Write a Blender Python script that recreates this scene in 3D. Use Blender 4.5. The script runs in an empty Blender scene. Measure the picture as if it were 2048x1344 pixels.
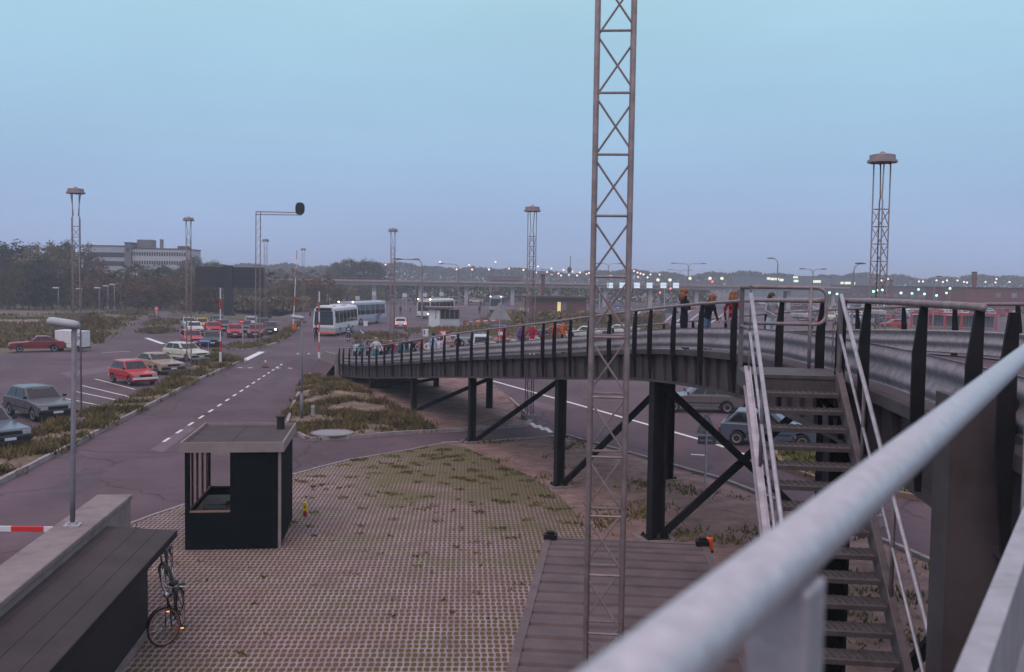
import bpy, bmesh, math, random
from mathutils import Vector, Matrix
R = math.radians
rnd = random.Random(7)
S = bpy.context.scene
COL = S.collection
# ------------------------------------------------------------------ camera, sky, sun, exposure
CAM_H, FPX, PITCH, ROLL = 6.45, 1990.0, 3.16, 0.85
_f = Vector((0, math.cos(R(PITCH)), -math.sin(R(PITCH))))
_r0 = Vector((1, 0, 0)); _u0 = Vector((0, math.sin(R(PITCH)), math.cos(R(PITCH))))
_r = _r0*math.cos(R(ROLL)) + _u0*math.sin(R(ROLL))
_u = _u0*math.cos(R(ROLL)) - _r0*math.sin(R(ROLL))
cd = bpy.data.cameras.new('camera'); cam = bpy.data.objects.new('camera', cd); COL.objects.link(cam)
M = Matrix((_r, _u, -_f)).transposed().to_4x4(); M.translation = (0, 0, CAM_H)
cam.matrix_world = M
cd.sensor_width = 36; cd.lens = 36*FPX/2048; cd.clip_start = .05; cd.clip_end = 6000
cd.dof.use_dof = True; cd.dof.focus_distance = 32; cd.dof.aperture_fstop = 5.0
S.camera = cam
def ray(px, py): return (_f*FPX + _r*(px-1024) - _u*(py-672)).normalized()
def at_z(px, py, z=0.0):
    d = ray(px, py); t = (z-CAM_H)/d.z; return Vector((d.x*t, d.y*t, z))
def at_y(px, py, Y):
    d = ray(px, py); t = Y/d.y; return Vector((d.x*t, Y, CAM_H+d.z*t))

W = bpy.data.worlds.new('World'); S.world = W; W.use_nodes = True
nt = W.node_tree; nt.nodes.clear()
def nd(nt, t, **kw):
    n = nt.nodes.new(t)
    for k, v in kw.items(): setattr(n, k, v)
    return n
SUN_EL, SUN_AZ = 48, 205     # azimuth clockwise from +Y (the view direction)
tc = nd(nt, 'ShaderNodeTexCoord'); sx = nd(nt, 'ShaderNodeSeparateXYZ'); nt.links.new(tc.outputs['Generated'], sx.inputs[0])
ramp = nd(nt, 'ShaderNodeValToRGB'); nt.links.new(sx.outputs['Z'], ramp.inputs[0])
els = [(0.0, (.335, .425, .690)), (.06, (.335, .460, .725)), (.14, (.36, .555, .77)), (.22, (.385, .625, .795)), (.30, (.43, .69, .81)),
       (.5, (.72, .78, .90)), (1.0, (.96, .80, .97))]
cr = ramp.color_ramp; cr.interpolation = 'B_SPLINE'
while len(cr.elements) < len(els): cr.elements.new(.5)
for e, (p, c) in zip(cr.elements, els): e.position = p; e.color = (*c, 1)
sky = nd(nt, 'ShaderNodeTexSky', sky_type='NISHITA', sun_disc=False, sun_elevation=R(SUN_EL), sun_rotation=R(SUN_AZ))
bgs = nd(nt, 'ShaderNodeBackground'); bgs.inputs[1].default_value = .05; nt.links.new(sky.outputs[0], bgs.inputs[0])
bgc = nd(nt, 'ShaderNodeBackground'); bgc.inputs[1].default_value = 1.0; cl = nd(nt, 'ShaderNodeTexNoise'); cm_ = nd(nt, 'ShaderNodeMapping'); cm_.inputs['Scale'].default_value = (1.6, 1.6, 7.0); nt.links.new(tc.outputs['Generated'], cm_.inputs[0]); nt.links.new(cm_.outputs[0], cl.inputs['Vector'])
cl.inputs['Scale'].default_value = 1.7; cl.inputs['Detail'].default_value = 5
cv = nd(nt, 'ShaderNodeMapRange'); cv.inputs['From Min'].default_value = .3; cv.inputs['From Max'].default_value = .7; cv.inputs['To Min'].default_value = .955; cv.inputs['To Max'].default_value = 1.045; nt.links.new(cl.outputs[0], cv.inputs[0])   # faint unevenness of the overcast
cs = nd(nt, 'ShaderNodeVectorMath', operation='SCALE'); nt.links.new(ramp.outputs[0], cs.inputs[0]); nt.links.new(cv.outputs[0], cs.inputs['Scale']); nt.links.new(cs.outputs[0], bgc.inputs[0])
mx = nd(nt, 'ShaderNodeMixShader'); mx.inputs[0].default_value = .90      # nine tenths cloud layer, one tenth clear dusk sky
nt.links.new(bgs.outputs[0], mx.inputs[1]); nt.links.new(bgc.outputs[0], mx.inputs[2])
wo = nd(nt, 'ShaderNodeOutputWorld'); nt.links.new(mx.outputs[0], wo.inputs[0])
sl = bpy.data.lights.new('sun', 'SUN'); sl.energy = .9; sl.angle = R(35); sl.color = (1, .72, .62)
so = bpy.data.objects.new('sun', sl); COL.objects.link(so); so.location = (0, -20, 60)
_sd = Vector((math.sin(R(SUN_AZ))*math.cos(R(SUN_EL)), math.cos(R(SUN_AZ))*math.cos(R(SUN_EL)), math.sin(R(SUN_EL))))
so.rotation_euler = _sd.to_track_quat('Z', 'Y').to_euler()
S.view_settings.view_transform = 'Standard'; S.view_settings.look = 'None'
S.view_settings.exposure = .10; S.view_settings.gamma = 1; S.view_settings.use_curve_mapping = False
S.render.engine = 'CYCLES'
S.cycles.max_bounces = 6; S.cycles.diffuse_bounces = 3; S.cycles.glossy_bounces = 3; S.cycles.transmission_bounces = 4
S.cycles.volume_bounces = 0; S.cycles.transparent_max_bounces = 8; S.cycles.use_denoising = True
S.cycles.caustics_reflective = False; S.cycles.caustics_refractive = False

# ------------------------------------------------------------------ materials
MATS = {}
def pm(name, col, rough=.8, metal=0.0, var=.18, scale=3.0, bump=0.0, bscale=40, emit=None, estr=1.0, col2=None, detail=5, spec=.5, contrast=None, objvar=0.0):
    """procedural material: base colour broken up by noise, optional bump"""
    m = bpy.data.materials.new(name); m.use_nodes = True; t = m.node_tree; b = t.nodes['Principled BSDF']
    b.inputs['Roughness'].default_value = rough; b.inputs['Metallic'].default_value = metal
    b.inputs['Specular IOR Level'].default_value = spec
    c = nd(t, 'ShaderNodeTexCoord'); n = nd(t, 'ShaderNodeTexNoise'); n.inputs['Scale'].default_value = scale; n.inputs['Detail'].default_value = detail
    n.inputs['Roughness'].default_value = .65
    t.links.new(c.outputs['Object'], n.inputs['Vector'])
    r = nd(t, 'ShaderNodeValToRGB'); t.links.new(n.outputs['Fac'], r.inputs[0])
    lo, hi = contrast or (.3, .7)
    r.color_ramp.elements[0].position = lo; r.color_ramp.elements[1].position = hi
    ca = tuple(max(0, x*(1-var)) for x in col); cb = tuple(min(1, x*(1+var)) for x in col)
    if col2: ca, cb = col, col2
    r.color_ramp.elements[0].color = (*ca, 1); r.color_ramp.elements[1].color = (*cb, 1)
    out = r.outputs[0]
    if objvar:
        oi = nd(t, 'ShaderNodeObjectInfo'); h = nd(t, 'ShaderNodeHueSaturation'); mr = nd(t, 'ShaderNodeMapRange')
        mr.inputs['To Min'].default_value = 1-objvar; mr.inputs['To Max'].default_value = 1+objvar
        mh = nd(t, 'ShaderNodeMapRange'); mh.inputs['To Min'].default_value = .5-objvar*.12; mh.inputs['To Max'].default_value = .5+objvar*.08
        t.links.new(oi.outputs['Random'], mr.inputs[0]); t.links.new(oi.outputs['Random'], mh.inputs[0])
        t.links.new(mr.outputs[0], h.inputs['Value']); t.links.new(mh.outputs[0], h.inputs['Hue']); t.links.new(out, h.inputs['Color']); out = h.outputs[0]
    t.links.new(out, b.inputs['Base Color'])
    if bump:
        n2 = nd(t, 'ShaderNodeTexNoise'); n2.inputs['Scale'].default_value = bscale; n2.inputs['Detail'].default_value = 4
        t.links.new(c.outputs['Object'], n2.inputs['Vector'])
        bp = nd(t, 'ShaderNodeBump'); bp.inputs['Strength'].default_value = bump; bp.inputs['Distance'].default_value = .05
        t.links.new(n2.outputs['Fac'], bp.inputs['Height']); t.links.new(bp.outputs[0], b.inputs['Normal'])
    if emit:
        b.inputs['Emission Color'].default_value = (*emit, 1); b.inputs['Emission Strength'].default_value = estr
    MATS[name] = m; return m
asphalt = pm('asphalt', (.108, .069, .086), .92, var=.26, scale=.35, bump=.25, bscale=60, detail=9, contrast=(.25, .75))
def wear(m):
    # hairline cracks, tar and old stains in the asphalt
    t = m.node_tree; b = t.nodes['Principled BSDF']; src = b.inputs['Base Color'].links[0].from_socket; c = nd(t, 'ShaderNodeTexCoord')
    n = nd(t, 'ShaderNodeTexNoise'); n.inputs['Scale'].default_value = .7; n.inputs['Detail'].default_value = 6; t.links.new(c.outputs['Object'], n.inputs['Vector'])
    a = nd(t, 'ShaderNodeVectorMath', operation='MULTIPLY_ADD'); a.inputs[1].default_value = (1.6, 1.6, 0); t.links.new(n.outputs['Color'], a.inputs[0]); t.links.new(c.outputs['Object'], a.inputs[2])
    v = nd(t, 'ShaderNodeTexVoronoi', feature='DISTANCE_TO_EDGE'); v.inputs['Scale'].default_value = .16; t.links.new(a.outputs[0], v.inputs['Vector'])
    r = nd(t, 'ShaderNodeMapRange'); r.inputs['From Max'].default_value = .013; r.inputs['To Min'].default_value = .52; t.links.new(v.outputs['Distance'], r.inputs[0])
    s = nd(t, 'ShaderNodeTexNoise'); s.inputs['Scale'].default_value = .09; s.inputs['Detail'].default_value = 8; s.inputs['Roughness'].default_value = .7; t.links.new(c.outputs['Object'], s.inputs['Vector'])
    q = nd(t, 'ShaderNodeMapRange'); q.inputs['From Min'].default_value = .36; q.inputs['From Max'].default_value = .64; q.inputs['To Min'].default_value = .68; q.inputs['To Max'].default_value = 1.18; t.links.new(s.outputs[0], q.inputs[0])
    k = nd(t, 'ShaderNodeMath', operation='MULTIPLY'); t.links.new(r.outputs[0], k.inputs[0]); t.links.new(q.outputs[0], k.inputs[1])
    x = nd(t, 'ShaderNodeVectorMath', operation='SCALE'); t.links.new(src, x.inputs[0]); t.links.new(k.outputs[0], x.inputs['Scale']); t.links.new(x.outputs[0], b.inputs['Base Color'])
wear(asphalt)
concrete = pm('concrete', (.225, .185, .19), .9, var=.25, scale=2.2, bump=.3, bscale=25, detail=8)
kerbm = pm('kerb_stone', (.30, .26, .27), .9, var=.25, scale=4, bump=.2)
paint_w = pm('road_paint', (.62, .62, .64), .8, var=.25, scale=9, contrast=(.2, .6))
dirt = pm('dirt', (.135, .075, .066), .95, scale=1.5, col2=(.31, .20, .185), bump=.9, bscale=9, detail=12, contrast=(.32, .68))
sandy = pm('sand', (.26, .19, .165), .95, scale=1.2, col2=(.17, .125, .085), bump=.4, bscale=20, detail=8)
turf = pm('turf_soil', (.10, .075, .042), .95, scale=.7, col2=(.27, .195, .160), bump=.5, bscale=20, detail=9, contrast=(.38, .66))
field = pm('field', (.068, .056, .036), .95, scale=.05, col2=(.16, .118, .085), bump=.3, bscale=3, detail=9)
lawn = pm('lawn', (.075, .075, .030), .95, scale=.5, col2=(.12, .10, .045), bump=.4, bscale=18, detail=8)
blade = pm('grass_blade', (.060, .056, .022), .9, scale=.6, col2=(.22, .160, .075), detail=7, contrast=(.35, .68), spec=.2)
blade_g = pm('grass_green', (.060, .066, .018), .9, scale=.9, col2=(.17, .15, .042), detail=7, spec=.2)
steel_dk = pm('tarred_steel', (.012, .012, .015), .65, var=.4, scale=2.5, spec=.2, bump=.05)
steel_dk2 = pm('grimy_girder_steel', (.078, .064, .070), .7, scale=1.8, col2=(.045, .032, .030), detail=9, spec=.3, contrast=(.40, .72))
galv = pm('galvanised_steel', (.46, .43, .46), .5, .5, var=.25, scale=7, detail=8, bump=.08, bscale=30)
galv_rust = pm('weathered_galvanised', (.175, .152, .160), .65, .3, scale=6, col2=(.10, .078, .074), detail=9, contrast=(.45, .75), bump=.1)
rail_m = pm('worn_rail_paint', (.47, .48, .52), .42, .5, var=.15, scale=55, detail=9, bump=.06, bscale=60)
mast_m = pm('mast_steel', (.27, .215, .22), .65, .3, var=.3, scale=8, detail=7)
black = pm('black_board', (.009, .010, .012), .7, var=.3, scale=3)
kiosk_m = pm('dark_stained_boards', (.004, .008, .010), .8, var=.5, scale=4, spec=.08)
fascia = pm('pale_fascia', (.255, .208, .205), .8, var=.16, scale=3, detail=8)
felt = pm('roofing_felt', (.070, .050, .054), .95, var=.25, scale=1.6, detail=9, bump=.3, bscale=60)
felt2 = pm('dark_roofing_felt', (.046, .034, .037), .9, var=.3, scale=.9, detail=9, bump=.25, bscale=60)
rubber = pm('rubber', (.018, .017, .018), .85, var=.3)
rimm = pm('wheel_rim', (.36, .35, .37), .4, .6, var=.2)
glass = pm('dark_glass', (.014, .017, .022), .06, 0, var=.3, scale=2, spec=.5)
chrome = pm('chrome_trim', (.55, .55, .58), .25, .8, var=.1)
white_p = pm('white_paint', (.66, .66, .69), .5, var=.1, scale=2)
cream_p = pm('cream_paint', (.60, .57, .50), .4, var=.08)
grey_p = pm('grey_paint', (.30, .29, .31), .6, var=.15)
red_p = pm('red_paint', (.42, .022, .028), .45, var=.15)
redsign = pm('sign_red', (.62, .03, .03), .5, var=.08)
orange_p = pm('orange_paint', (.62, .13, .035), .5, var=.1)
yellow_p = pm('yellow_paint', (.90, .66, .01), .5, var=.08)
blue_p = pm('sign_blue', (.02, .12, .42), .5, var=.1)
brick = pm('red_brick', (.17, .062, .058), .9, var=.25, scale=1.5, detail=8)
blueblk = pm('blue_grey_wall', (.24, .25, .30), .85, var=.15, scale=.5)
steel_red = pm('oxide_red_steel', (.40, .035, .040), .6, var=.2)
wood = pm('brown_wood', (.25, .15, .115), .7, var=.25, scale=4)
paper = pm('paper', (.70, .68, .66), .8, var=.12, scale=20)
bark = pm('bark', (.075, .060, .052), .95, var=.3, scale=3)
leafA = pm('leaves_dark', (.038, .044, .022), .9, scale=.55, col2=(.110, .098, .046), detail=6, objvar=.35, contrast=(.35, .65), spec=.03)
leafB = pm('leaves_autumn', (.074, .054, .028), .9, scale=.5, col2=(.190, .120, .062), detail=6, objvar=.35, contrast=(.35, .65), spec=.03)
lamp_on = pm('lit_lamp', (.9, .8, .7), .5, emit=(1.0, .62, .56), estr=1.7)
lamp_w = pm('headlight_on', (.9, .9, .8), .5, emit=(1.0, .86, .62), estr=9)
lamp_g = pm('green_lamp_on', (.6, .9, .8), .5, emit=(.42, 1.0, .72), estr=1.6)
lamp_r = pm('red_lamp_on', (.9, .1, .1), .5, emit=(1.0, .10, .12), estr=3)
lamp_o = pm('amber_glow', (.9, .4, .1), .4, emit=(1.0, .42, .08), estr=1.6)
win_lit = pm('lit_window', (.7, .7, .5), .5, emit=(.85, .92, .62), estr=1.0)
win_warm = pm('warm_window', (.7, .6, .3), .5, emit=(.95, .72, .28), estr=.55)
sign_lit = pm('lit_sign_face', (.7, .75, .8), .5, emit=(.55, .75, .85), estr=.55)
amber = pm('amber_lens', (.70, .085, .012), .3, var=.2, emit=(1.0, .10, .01), estr=.12)
hl_off = pm('headlight_glass', (.45, .46, .48), .15, .2)
tl_off = pm('tail_light_glass', (.32, .02, .02), .3)
skin = pm('skin', (.44, .24, .19), .6, var=.08)
def cloth(name, c): return pm(name, c, .9, var=.2, scale=12, spec=.2)

# ------------------------------------------------------------------ mesh builder
XF = {}
class MB:
    def __init__(s): s.v = []; s.f = []; s.mi = []; s.cur = 0
    def add(s, vs, fs):
        o = len(s.v); s.v += [Vector(v) for v in vs]; s.f += [tuple(i+o for i in f) for f in fs]; s.mi += [s.cur]*len(fs); return s
    def box(s, c, d, rz=0.0, rot=None):
        Rm = rot or Matrix.Rotation(rz, 3, 'Z'); c = Vector(c)
        vs = [c + Rm @ Vector((x*d[0]/2, y*d[1]/2, z*d[2]/2)) for z in (-1, 1) for y in (-1, 1) for x in (-1, 1)]
        return s.add(vs, [(0, 2, 3, 1), (4, 5, 7, 6), (0, 1, 5, 4), (2, 6, 7, 3), (0, 4, 6, 2), (1, 3, 7, 5)])
    def beam(s, a, b, w, h, up=(0, 0, 1)):
        a = Vector(a); b = Vector(b); t = (b-a).normalized(); up = Vector(up)
        if abs(t.dot(up)) > .98: up = Vector((0, 1, 0))
        x = t.cross(up).normalized(); z = x.cross(t)
        vs = [p + x*(i*w/2) + z*(j*h/2) for p in (a, b) for j in (-1, 1) for i in (-1, 1)]
        return s.add(vs, [(0, 2, 3, 1), (4, 5, 7, 6), (0, 1, 5, 4), (2, 6, 7, 3), (0, 4, 6, 2), (1, 3, 7, 5)])
    def tube(s, a, b, r, r2=None, n=8):
        return s.path([a, b], r, n, r2=r2)
    def path(s, pts, r, n=8, closed=False, r2=None):
        pts = [Vector(p) for p in pts]; N = len(pts); vs = []; fs = []
        prev = None
        for i, p in enumerate(pts):
            if closed: t = (pts[(i+1) % N]-pts[i-1]).normalized()
            else: t = (pts[min(i+1, N-1)]-pts[max(i-1, 0)]).normalized()
            if prev is None:
                x = t.cross(Vector((0, 0, 1)))
                if x.length < .05: x = t.cross(Vector((0, 1, 0)))
                x.normalize()
            else:
                x = (prev - t*prev.dot(t)).normalized()
            prev = x; y = t.cross(x); rr = r if r2 is None else r + (r2-r)*i/(N-1)
            vs += [p + (x*math.cos(6.2832*k/n) + y*math.sin(6.2832*k/n))*rr for k in range(n)]
        for i in range(N if closed else N-1):
            j = (i+1) % N
            for k in range(n): fs.append((i*n+k, i*n+(k+1) % n, j*n+(k+1) % n, j*n+k))
        if not closed: fs += [tuple(range(n))[::-1], tuple((N-1)*n+k for k in range(n))]
        return s.add(vs, fs)
    def ell(s, c, r, seg=10, ring=7, rot=None):
        c = Vector(c); r = (r, r, r) if isinstance(r, (int, float)) else r; vs = []; fs = []
        Rm = rot or Matrix.Identity(3)
        for i in range(1, ring):
            a = math.pi*i/ring
            for k in range(seg):
                b = 2*math.pi*k/seg
                vs.append(c + Rm @ Vector((r[0]*math.sin(a)*math.cos(b), r[1]*math.sin(a)*math.sin(b), r[2]*math.cos(a))))
        vs += [c + Rm @ Vector((0, 0, r[2])), c - Rm @ Vector((0, 0, r[2]))]; T = len(vs)-2
        for i in range(ring-2):
            for k in range(seg): fs.append((i*seg+k, (i+1)*seg+k, (i+1)*seg+(k+1) % seg, i*seg+(k+1) % seg))
        for k in range(seg): fs += [(T, k, (k+1) % seg), (T+1, (ring-2)*seg+(k+1) % seg, (ring-2)*seg+k)]
        return s.add(vs, fs)
    def prism(s, poly, vec):
        poly = [Vector(p) for p in poly]; vec = Vector(vec); n = len(poly)
        fs = [tuple(range(n))[::-1], tuple(range(n, 2*n))] + [(i, (i+1) % n, n+(i+1) % n, n+i) for i in range(n)]
        return s.add(poly + [p+vec for p in poly], fs)
    def quad(s, *p): return s.add(p, [tuple(range(len(p)))])
    def sweep(s, rows, closed_prof=True):
        n = len(rows[0]); vs = [p for r in rows for p in r]; fs = []
        for i in range(len(rows)-1):
            for k in range(n if closed_prof else n-1): fs.append((i*n+k, i*n+(k+1) % n, (i+1)*n+(k+1) % n, (i+1)*n+k))
        if closed_prof: fs += [tuple(range(n))[::-1], tuple((len(rows)-1)*n+k for k in range(n))]
        return s.add(vs, fs)
    def build(s, name, mats, parent=None, smooth=False, local=False, fixn=True, tri=False, bevel=0):
        me = bpy.data.meshes.new(name); vs = s.v
        if parent is not None and not local:
            inv = XF.get(parent.name, Matrix.Identity(4)).inverted(); vs = [inv @ v for v in vs]
        me.from_pydata([tuple(v) for v in vs], [], s.f)
        for m in (mats if isinstance(mats, (list, tuple)) else [mats]): me.materials.append(m)
        me.polygons.foreach_set('material_index', s.mi)
        if fixn or tri:
            bm = bmesh.new(); bm.from_mesh(me)
            if fixn: bmesh.ops.recalc_face_normals(bm, faces=bm.faces)
            if tri: bmesh.ops.triangulate(bm, faces=[f for f in bm.faces if len(f.verts) > 4])
            bm.to_mesh(me); bm.free()
        if smooth: me.polygons.foreach_set('use_smooth', [True]*len(me.polygons))
        o = bpy.data.objects.new(name, me); COL.objects.link(o)
        if parent is not None:
            o.parent = parent; XF[o.name] = XF.get(parent.name, Matrix.Identity(4))
        if bevel:
            b = o.modifiers.new('bevel', 'BEVEL'); b.width = bevel; b.segments = 2; b.limit_method = 'ANGLE'; b.angle_limit = R(35)
        return o
def tag(o, label=None, cat=None, group=None, kind=None):
    if label: o['label'] = label
    if cat: o['category'] = cat
    if group: o['group'] = group
    if kind: o['kind'] = kind
    return o
def empty(name, label, cat, loc=(0, 0, 0), rz=0.0, group=None):
    o = bpy.data.objects.new(name, None); COL.objects.link(o); o.empty_display_size = .3
    o.location = loc; o.rotation_euler = (0, 0, rz)
    XF[o.name] = Matrix.Translation(Vector(loc)) @ Matrix.Rotation(rz, 4, 'Z')
    return tag(o, label, cat, group)
def copy_tree(o, parent=None):
    c = o.copy(); COL.objects.link(c)
    if parent is not None: c.parent = parent
    for ch in list(o.children): copy_tree(ch, c)
    return c
def copy_at(o, loc, rz=0.0, label=None, group=None, scale=None):
    c = copy_tree(o); c.location = loc; c.rotation_euler = (0, 0, rz)
    XF[c.name] = Matrix.Translation(Vector(loc)) @ Matrix.Rotation(rz, 4, 'Z')
    if label: c['label'] = label
    if group: c['group'] = group
    if scale: c.scale = scale if isinstance(scale, (tuple, list)) else (scale,)*3
    return c
def struct(o): o['kind'] = 'structure'; return o
def stuff(o, label, cat): tag(o, label, cat, kind='stuff'); return o
# ------------------------------------------------------------------ ground
def ss(t): t = max(0, min(1, t)); return t*t*(3-2*t)
def sheet(name, poly, mat, z=0.0, hfun=None, maxlen=None, depth=0.0):
    """a flat (or height-mapped) patch of ground from a world outline"""
    bm = bmesh.new(); vs = [bm.verts.new((p[0], p[1], z)) for p in poly]; f = bm.faces.new(vs)
    bmesh.ops.triangulate(bm, faces=[f])
    if maxlen:
        for _ in range(9):
            e = [e for e in bm.edges if e.calc_length() > maxlen]
            if not e: break
            bmesh.ops.subdivide_edges(bm, edges=e, cuts=1); bmesh.ops.triangulate(bm, faces=[f for f in bm.faces if len(f.verts) > 3])
    if hfun:
        for v in bm.verts: v.co.z = hfun(v.co.x, v.co.y)
    if depth:
        r = bmesh.ops.extrude_edge_only(bm, edges=[e for e in bm.edges if e.is_boundary])
        for v in [g for g in r['geom'] if isinstance(g, bmesh.types.BMVert)]: v.co.z = -depth
    bmesh.ops.recalc_face_normals(bm, faces=bm.faces)
    me = bpy.data.meshes.new(name); bm.to_mesh(me); bm.free()
    if hfun: me.polygons.foreach_set('use_smooth', [True]*len(me.polygons))
    me.materials.append(mat); o = bpy.data.objects.new(name, me); COL.objects.link(o); return o
def pix(*pts, z=0.0): return [at_z(x, y, z) for x, y in pts]

g = MB(); g.quad((-1300, -60, -.05), (1300, -60, -.05), (1300, 2300, -.05), (-1300, 2300, -.05))
struct(g.build('ground', field))
lot = [Vector((-60, -30, 0)), Vector((60, -30, 0)), Vector((90, 60, 0)), Vector((130, 200, 0)), Vector((170, 330, 0))] + \
      pix((1420, 603), (1180, 594), (1000, 592), (700, 602), (640, 613), (560, 633), (352, 619), (310, 623), (268, 645), (225, 670), (190, 692), (150, 699), (60, 702), (-80, 722), (-400, 760))
struct(sheet('road', lot, asphalt, z=0.0))
struct(sheet('ferry_yard', pix((1200, 604), (2300, 648), (2300, 618), (1700, 598), (1440, 594), z=.006), asphalt, z=.006))
SPIT = pix((-260, 664), (40, 657), (180, 655), (235, 652), (222, 645), (190, 640), (120, 638), (-260, 641))
struct(sheet('sand_track', SPIT, sandy, z=-.02))

# grass verge with kerb between the car park and the road
VERGE = pix((-120, 1030), (-20, 978), (150, 891), (251, 839), (330, 797), (398, 761), (440, 743), (482, 725), (478, 718), (427, 703), (418, 716), (400, 727), (360, 747), (330, 772), (265, 797), (225, 815), (165, 830), (100, 850), (45, 885), (-120, 935))
def hv(x, y): return .10 + .05*math.sin(x*1.7+y*.6) + .04*math.sin(y*2.1-x)
struct(sheet('verge', VERGE, turf, z=.1, hfun=hv, maxlen=1.2, depth=.03))
VERGE2 = pix((456, 693), (500, 689), (548, 679), (580, 655), (606, 645), (596, 660), (566, 679), (548, 690), (505, 700), (460, 700))
struct(sheet('verge', VERGE2, turf, z=.1, hfun=hv, maxlen=2, depth=.03))

# bridge line (near edge of the deck, x, y, z of the deck), seen coming towards the camera
BP = [(-13.2, 69.2, .75), (-10.7, 62.5, 1.1), (-8.2, 56.8, 1.55), (-4.92, 48, 2.46), (-1.74, 39, 3.4), (1.33, 30.8, 4.2), (3.45, 24.6, 4.8), (4.28, 18.5, 5.13), (4.3, 14, 5.23), (4.1, 11.2, 5.28), (3.75, 8.2, 5.30), (3.35, 5, 5.30), (2.9, 1.5, 5.30), (2.5, -1.5, 5.30), (2.1, -4.5, 5.30)]
BP = [Vector(p) for p in BP]
def cr_(p0, p1, p2, p3, t):
    return .5*((2*p1) + (p2-p0)*t + (2*p0-5*p1+4*p2-p3)*t*t + (3*p1-p0-3*p2+p3)*t**3)
LINE = []
for i in range(1, len(BP)-2):
    for k in range(12): LINE.append(cr_(BP[i-1], BP[i], BP[i+1], BP[i+2], k/12))
LINE.append(BP[-2]); ARC = [0.0]
for a, b in zip(LINE, LINE[1:]): ARC.append(ARC[-1]+(b-a).length)
BLEN = ARC[-1]
def bridge(s):
    s = max(0, min(BLEN-1e-4, s)); i = 0
    while ARC[i+1] < s: i += 1
    t = (s-ARC[i])/(ARC[i+1]-ARC[i]); p = LINE[i].lerp(LINE[i+1], t)
    a = LINE[max(i-2, 0)]; b = LINE[min(i+3, len(LINE)-1)]; d = (b-a); d.z = 0; d.normalize()
    return p, d, Vector((-d.y, d.x, 0))         # point, heading, direction across to the far side
def s_at_y(Y):
    for i in range(len(LINE)-1):
        if LINE[i].y >= Y >= LINE[i+1].y: return ARC[i]+(LINE[i].y-Y)/(LINE[i].y-LINE[i+1].y)*(ARC[i+1]-ARC[i])
    return 0
def near_dist(x, y):
    best = 1e9; sg = 1
    for i in range(0, len(LINE), 4):
        dx = x-LINE[i].x; dy = y-LINE[i].y; d = math.hypot(dx, dy)
        if d < best:
            best = d; p, h, a = bridge(ARC[i]); sg = dx*a.x+dy*a.y
    return sg
LEFTK = pix((574, 850), (585, 815), (602, 780), (626, 742))
def d_left(x, y):
    best = 99
    for a, b in zip(LEFTK, LEFTK[1:]):
        ab = (b-a).to_2d(); t = max(0, min(1, ((x-a.x)*ab.x+(y-a.y)*ab.y)/ab.length_squared)); q = a.to_2d()+ab*t
        best = min(best, math.hypot(x-q.x, y-q.y))
    return best
def hm(x, y):
    b = hv(x, y)
    return b + .85*ss((y-45)/15)*ss(d_left(x, y)/3)*ss((-near_dist(x, y))/3)
TOE = pix((700, 878), (620, 882), (590, 868), (574, 850), (585, 815), (602, 780), (626, 742)) + [Vector((-13.6, 66, 0)), Vector((-11.2, 63, 0))]
MID = pix((716, 783), (772, 810), (822, 836), (868, 864))
struct(sheet('embankment', TOE + MID + pix((800, 869)), turf, z=.1, hfun=hm, maxlen=1.0, depth=.03))
struct(sheet('dirt_patch', [Vector((-11.2, 63, 0)), Vector((-5.5, 66, 0))] + pix((905, 750), (975, 761), (1020, 800), (1064, 842), (1050, 853), (930, 862)) + MID[::-1], dirt, z=.1, hfun=hm, maxlen=1.0, depth=.03))
DIRT = pix((884, 889), (1000, 884), (1130, 874), (1200, 893), (1300, 922), (1440, 962), (1560, 1008), (1780, 1092), (1910, 1150), (2080, 1225)) + [Vector((14, 9, 0)), Vector((14, -6, 0)), Vector((1.2, -6, 0))] + pix((1300, 1400), (1230, 1150), (1169, 1051), (1122, 997), (1064, 957), (967, 914), (935, 898))
def hd(x, y): return .06 + .035*math.sin(x*1.3+y*.9) * math.sin(y*.7) if y < 37 else .06
struct(sheet('dirt_patch', DIRT, dirt, z=.06, hfun=hd, maxlen=1.2, depth=.03))
GREEN = pix((1540, 893), (1700, 885), (1900, 905), (2150, 960), (2400, 1050), (2150, 1040), (1900, 1012), (1780, 990), (1640, 964), (1570, 940))
struct(sheet('grass_island', GREEN, lawn, z=.12, depth=.03))
LAWN = pix((925, 655), (960, 640), (990, 627), (1050, 632), (1230, 640), (1340, 651), (1350, 664), (1200, 690), (1050, 702), (1008, 692), (965, 668))
struct(sheet('grass_island', LAWN, lawn, z=.12, depth=.03))
BAND = pix((336, 630), (450, 629), (512, 633), (575, 641), (512, 640.5), (400, 636))
struct(sheet('grass_island', BAND, lawn, z=.1, depth=.03))
ISL3 = pix((712, 675), (735, 670.5), (765, 669), (795, 672.5), (799, 677), (770, 681), (735, 682), (714, 680))
struct(sheet('grass_island', ISL3, turf, z=.12, depth=.03))
ISL4 = pix((815, 665), (845, 659), (900, 657), (960, 659), (965, 665), (900, 668), (850, 671))
struct(sheet('grass_island', ISL4, turf, z=.12, depth=.03))
ISL5 = pix((296, 649), (318, 642), (350, 643), (392, 646), (392, 650), (345, 652), (300, 655))
struct(sheet('grass_island', ISL5, turf, z=.12, depth=.03))
ISL6 = pix((292, 663), (325, 661), (338, 663), (325, 667), (296, 668))
struct(sheet('grass_island', ISL6, turf, z=.12, depth=.03))
ISL7 = pix((1480, 668), (1700, 652), (2100, 668), (2300, 690), (2100, 690), (1750, 675), (1500, 690))
struct(sheet('grass_island', ISL7, lawn, z=.12, depth=.03))

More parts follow.
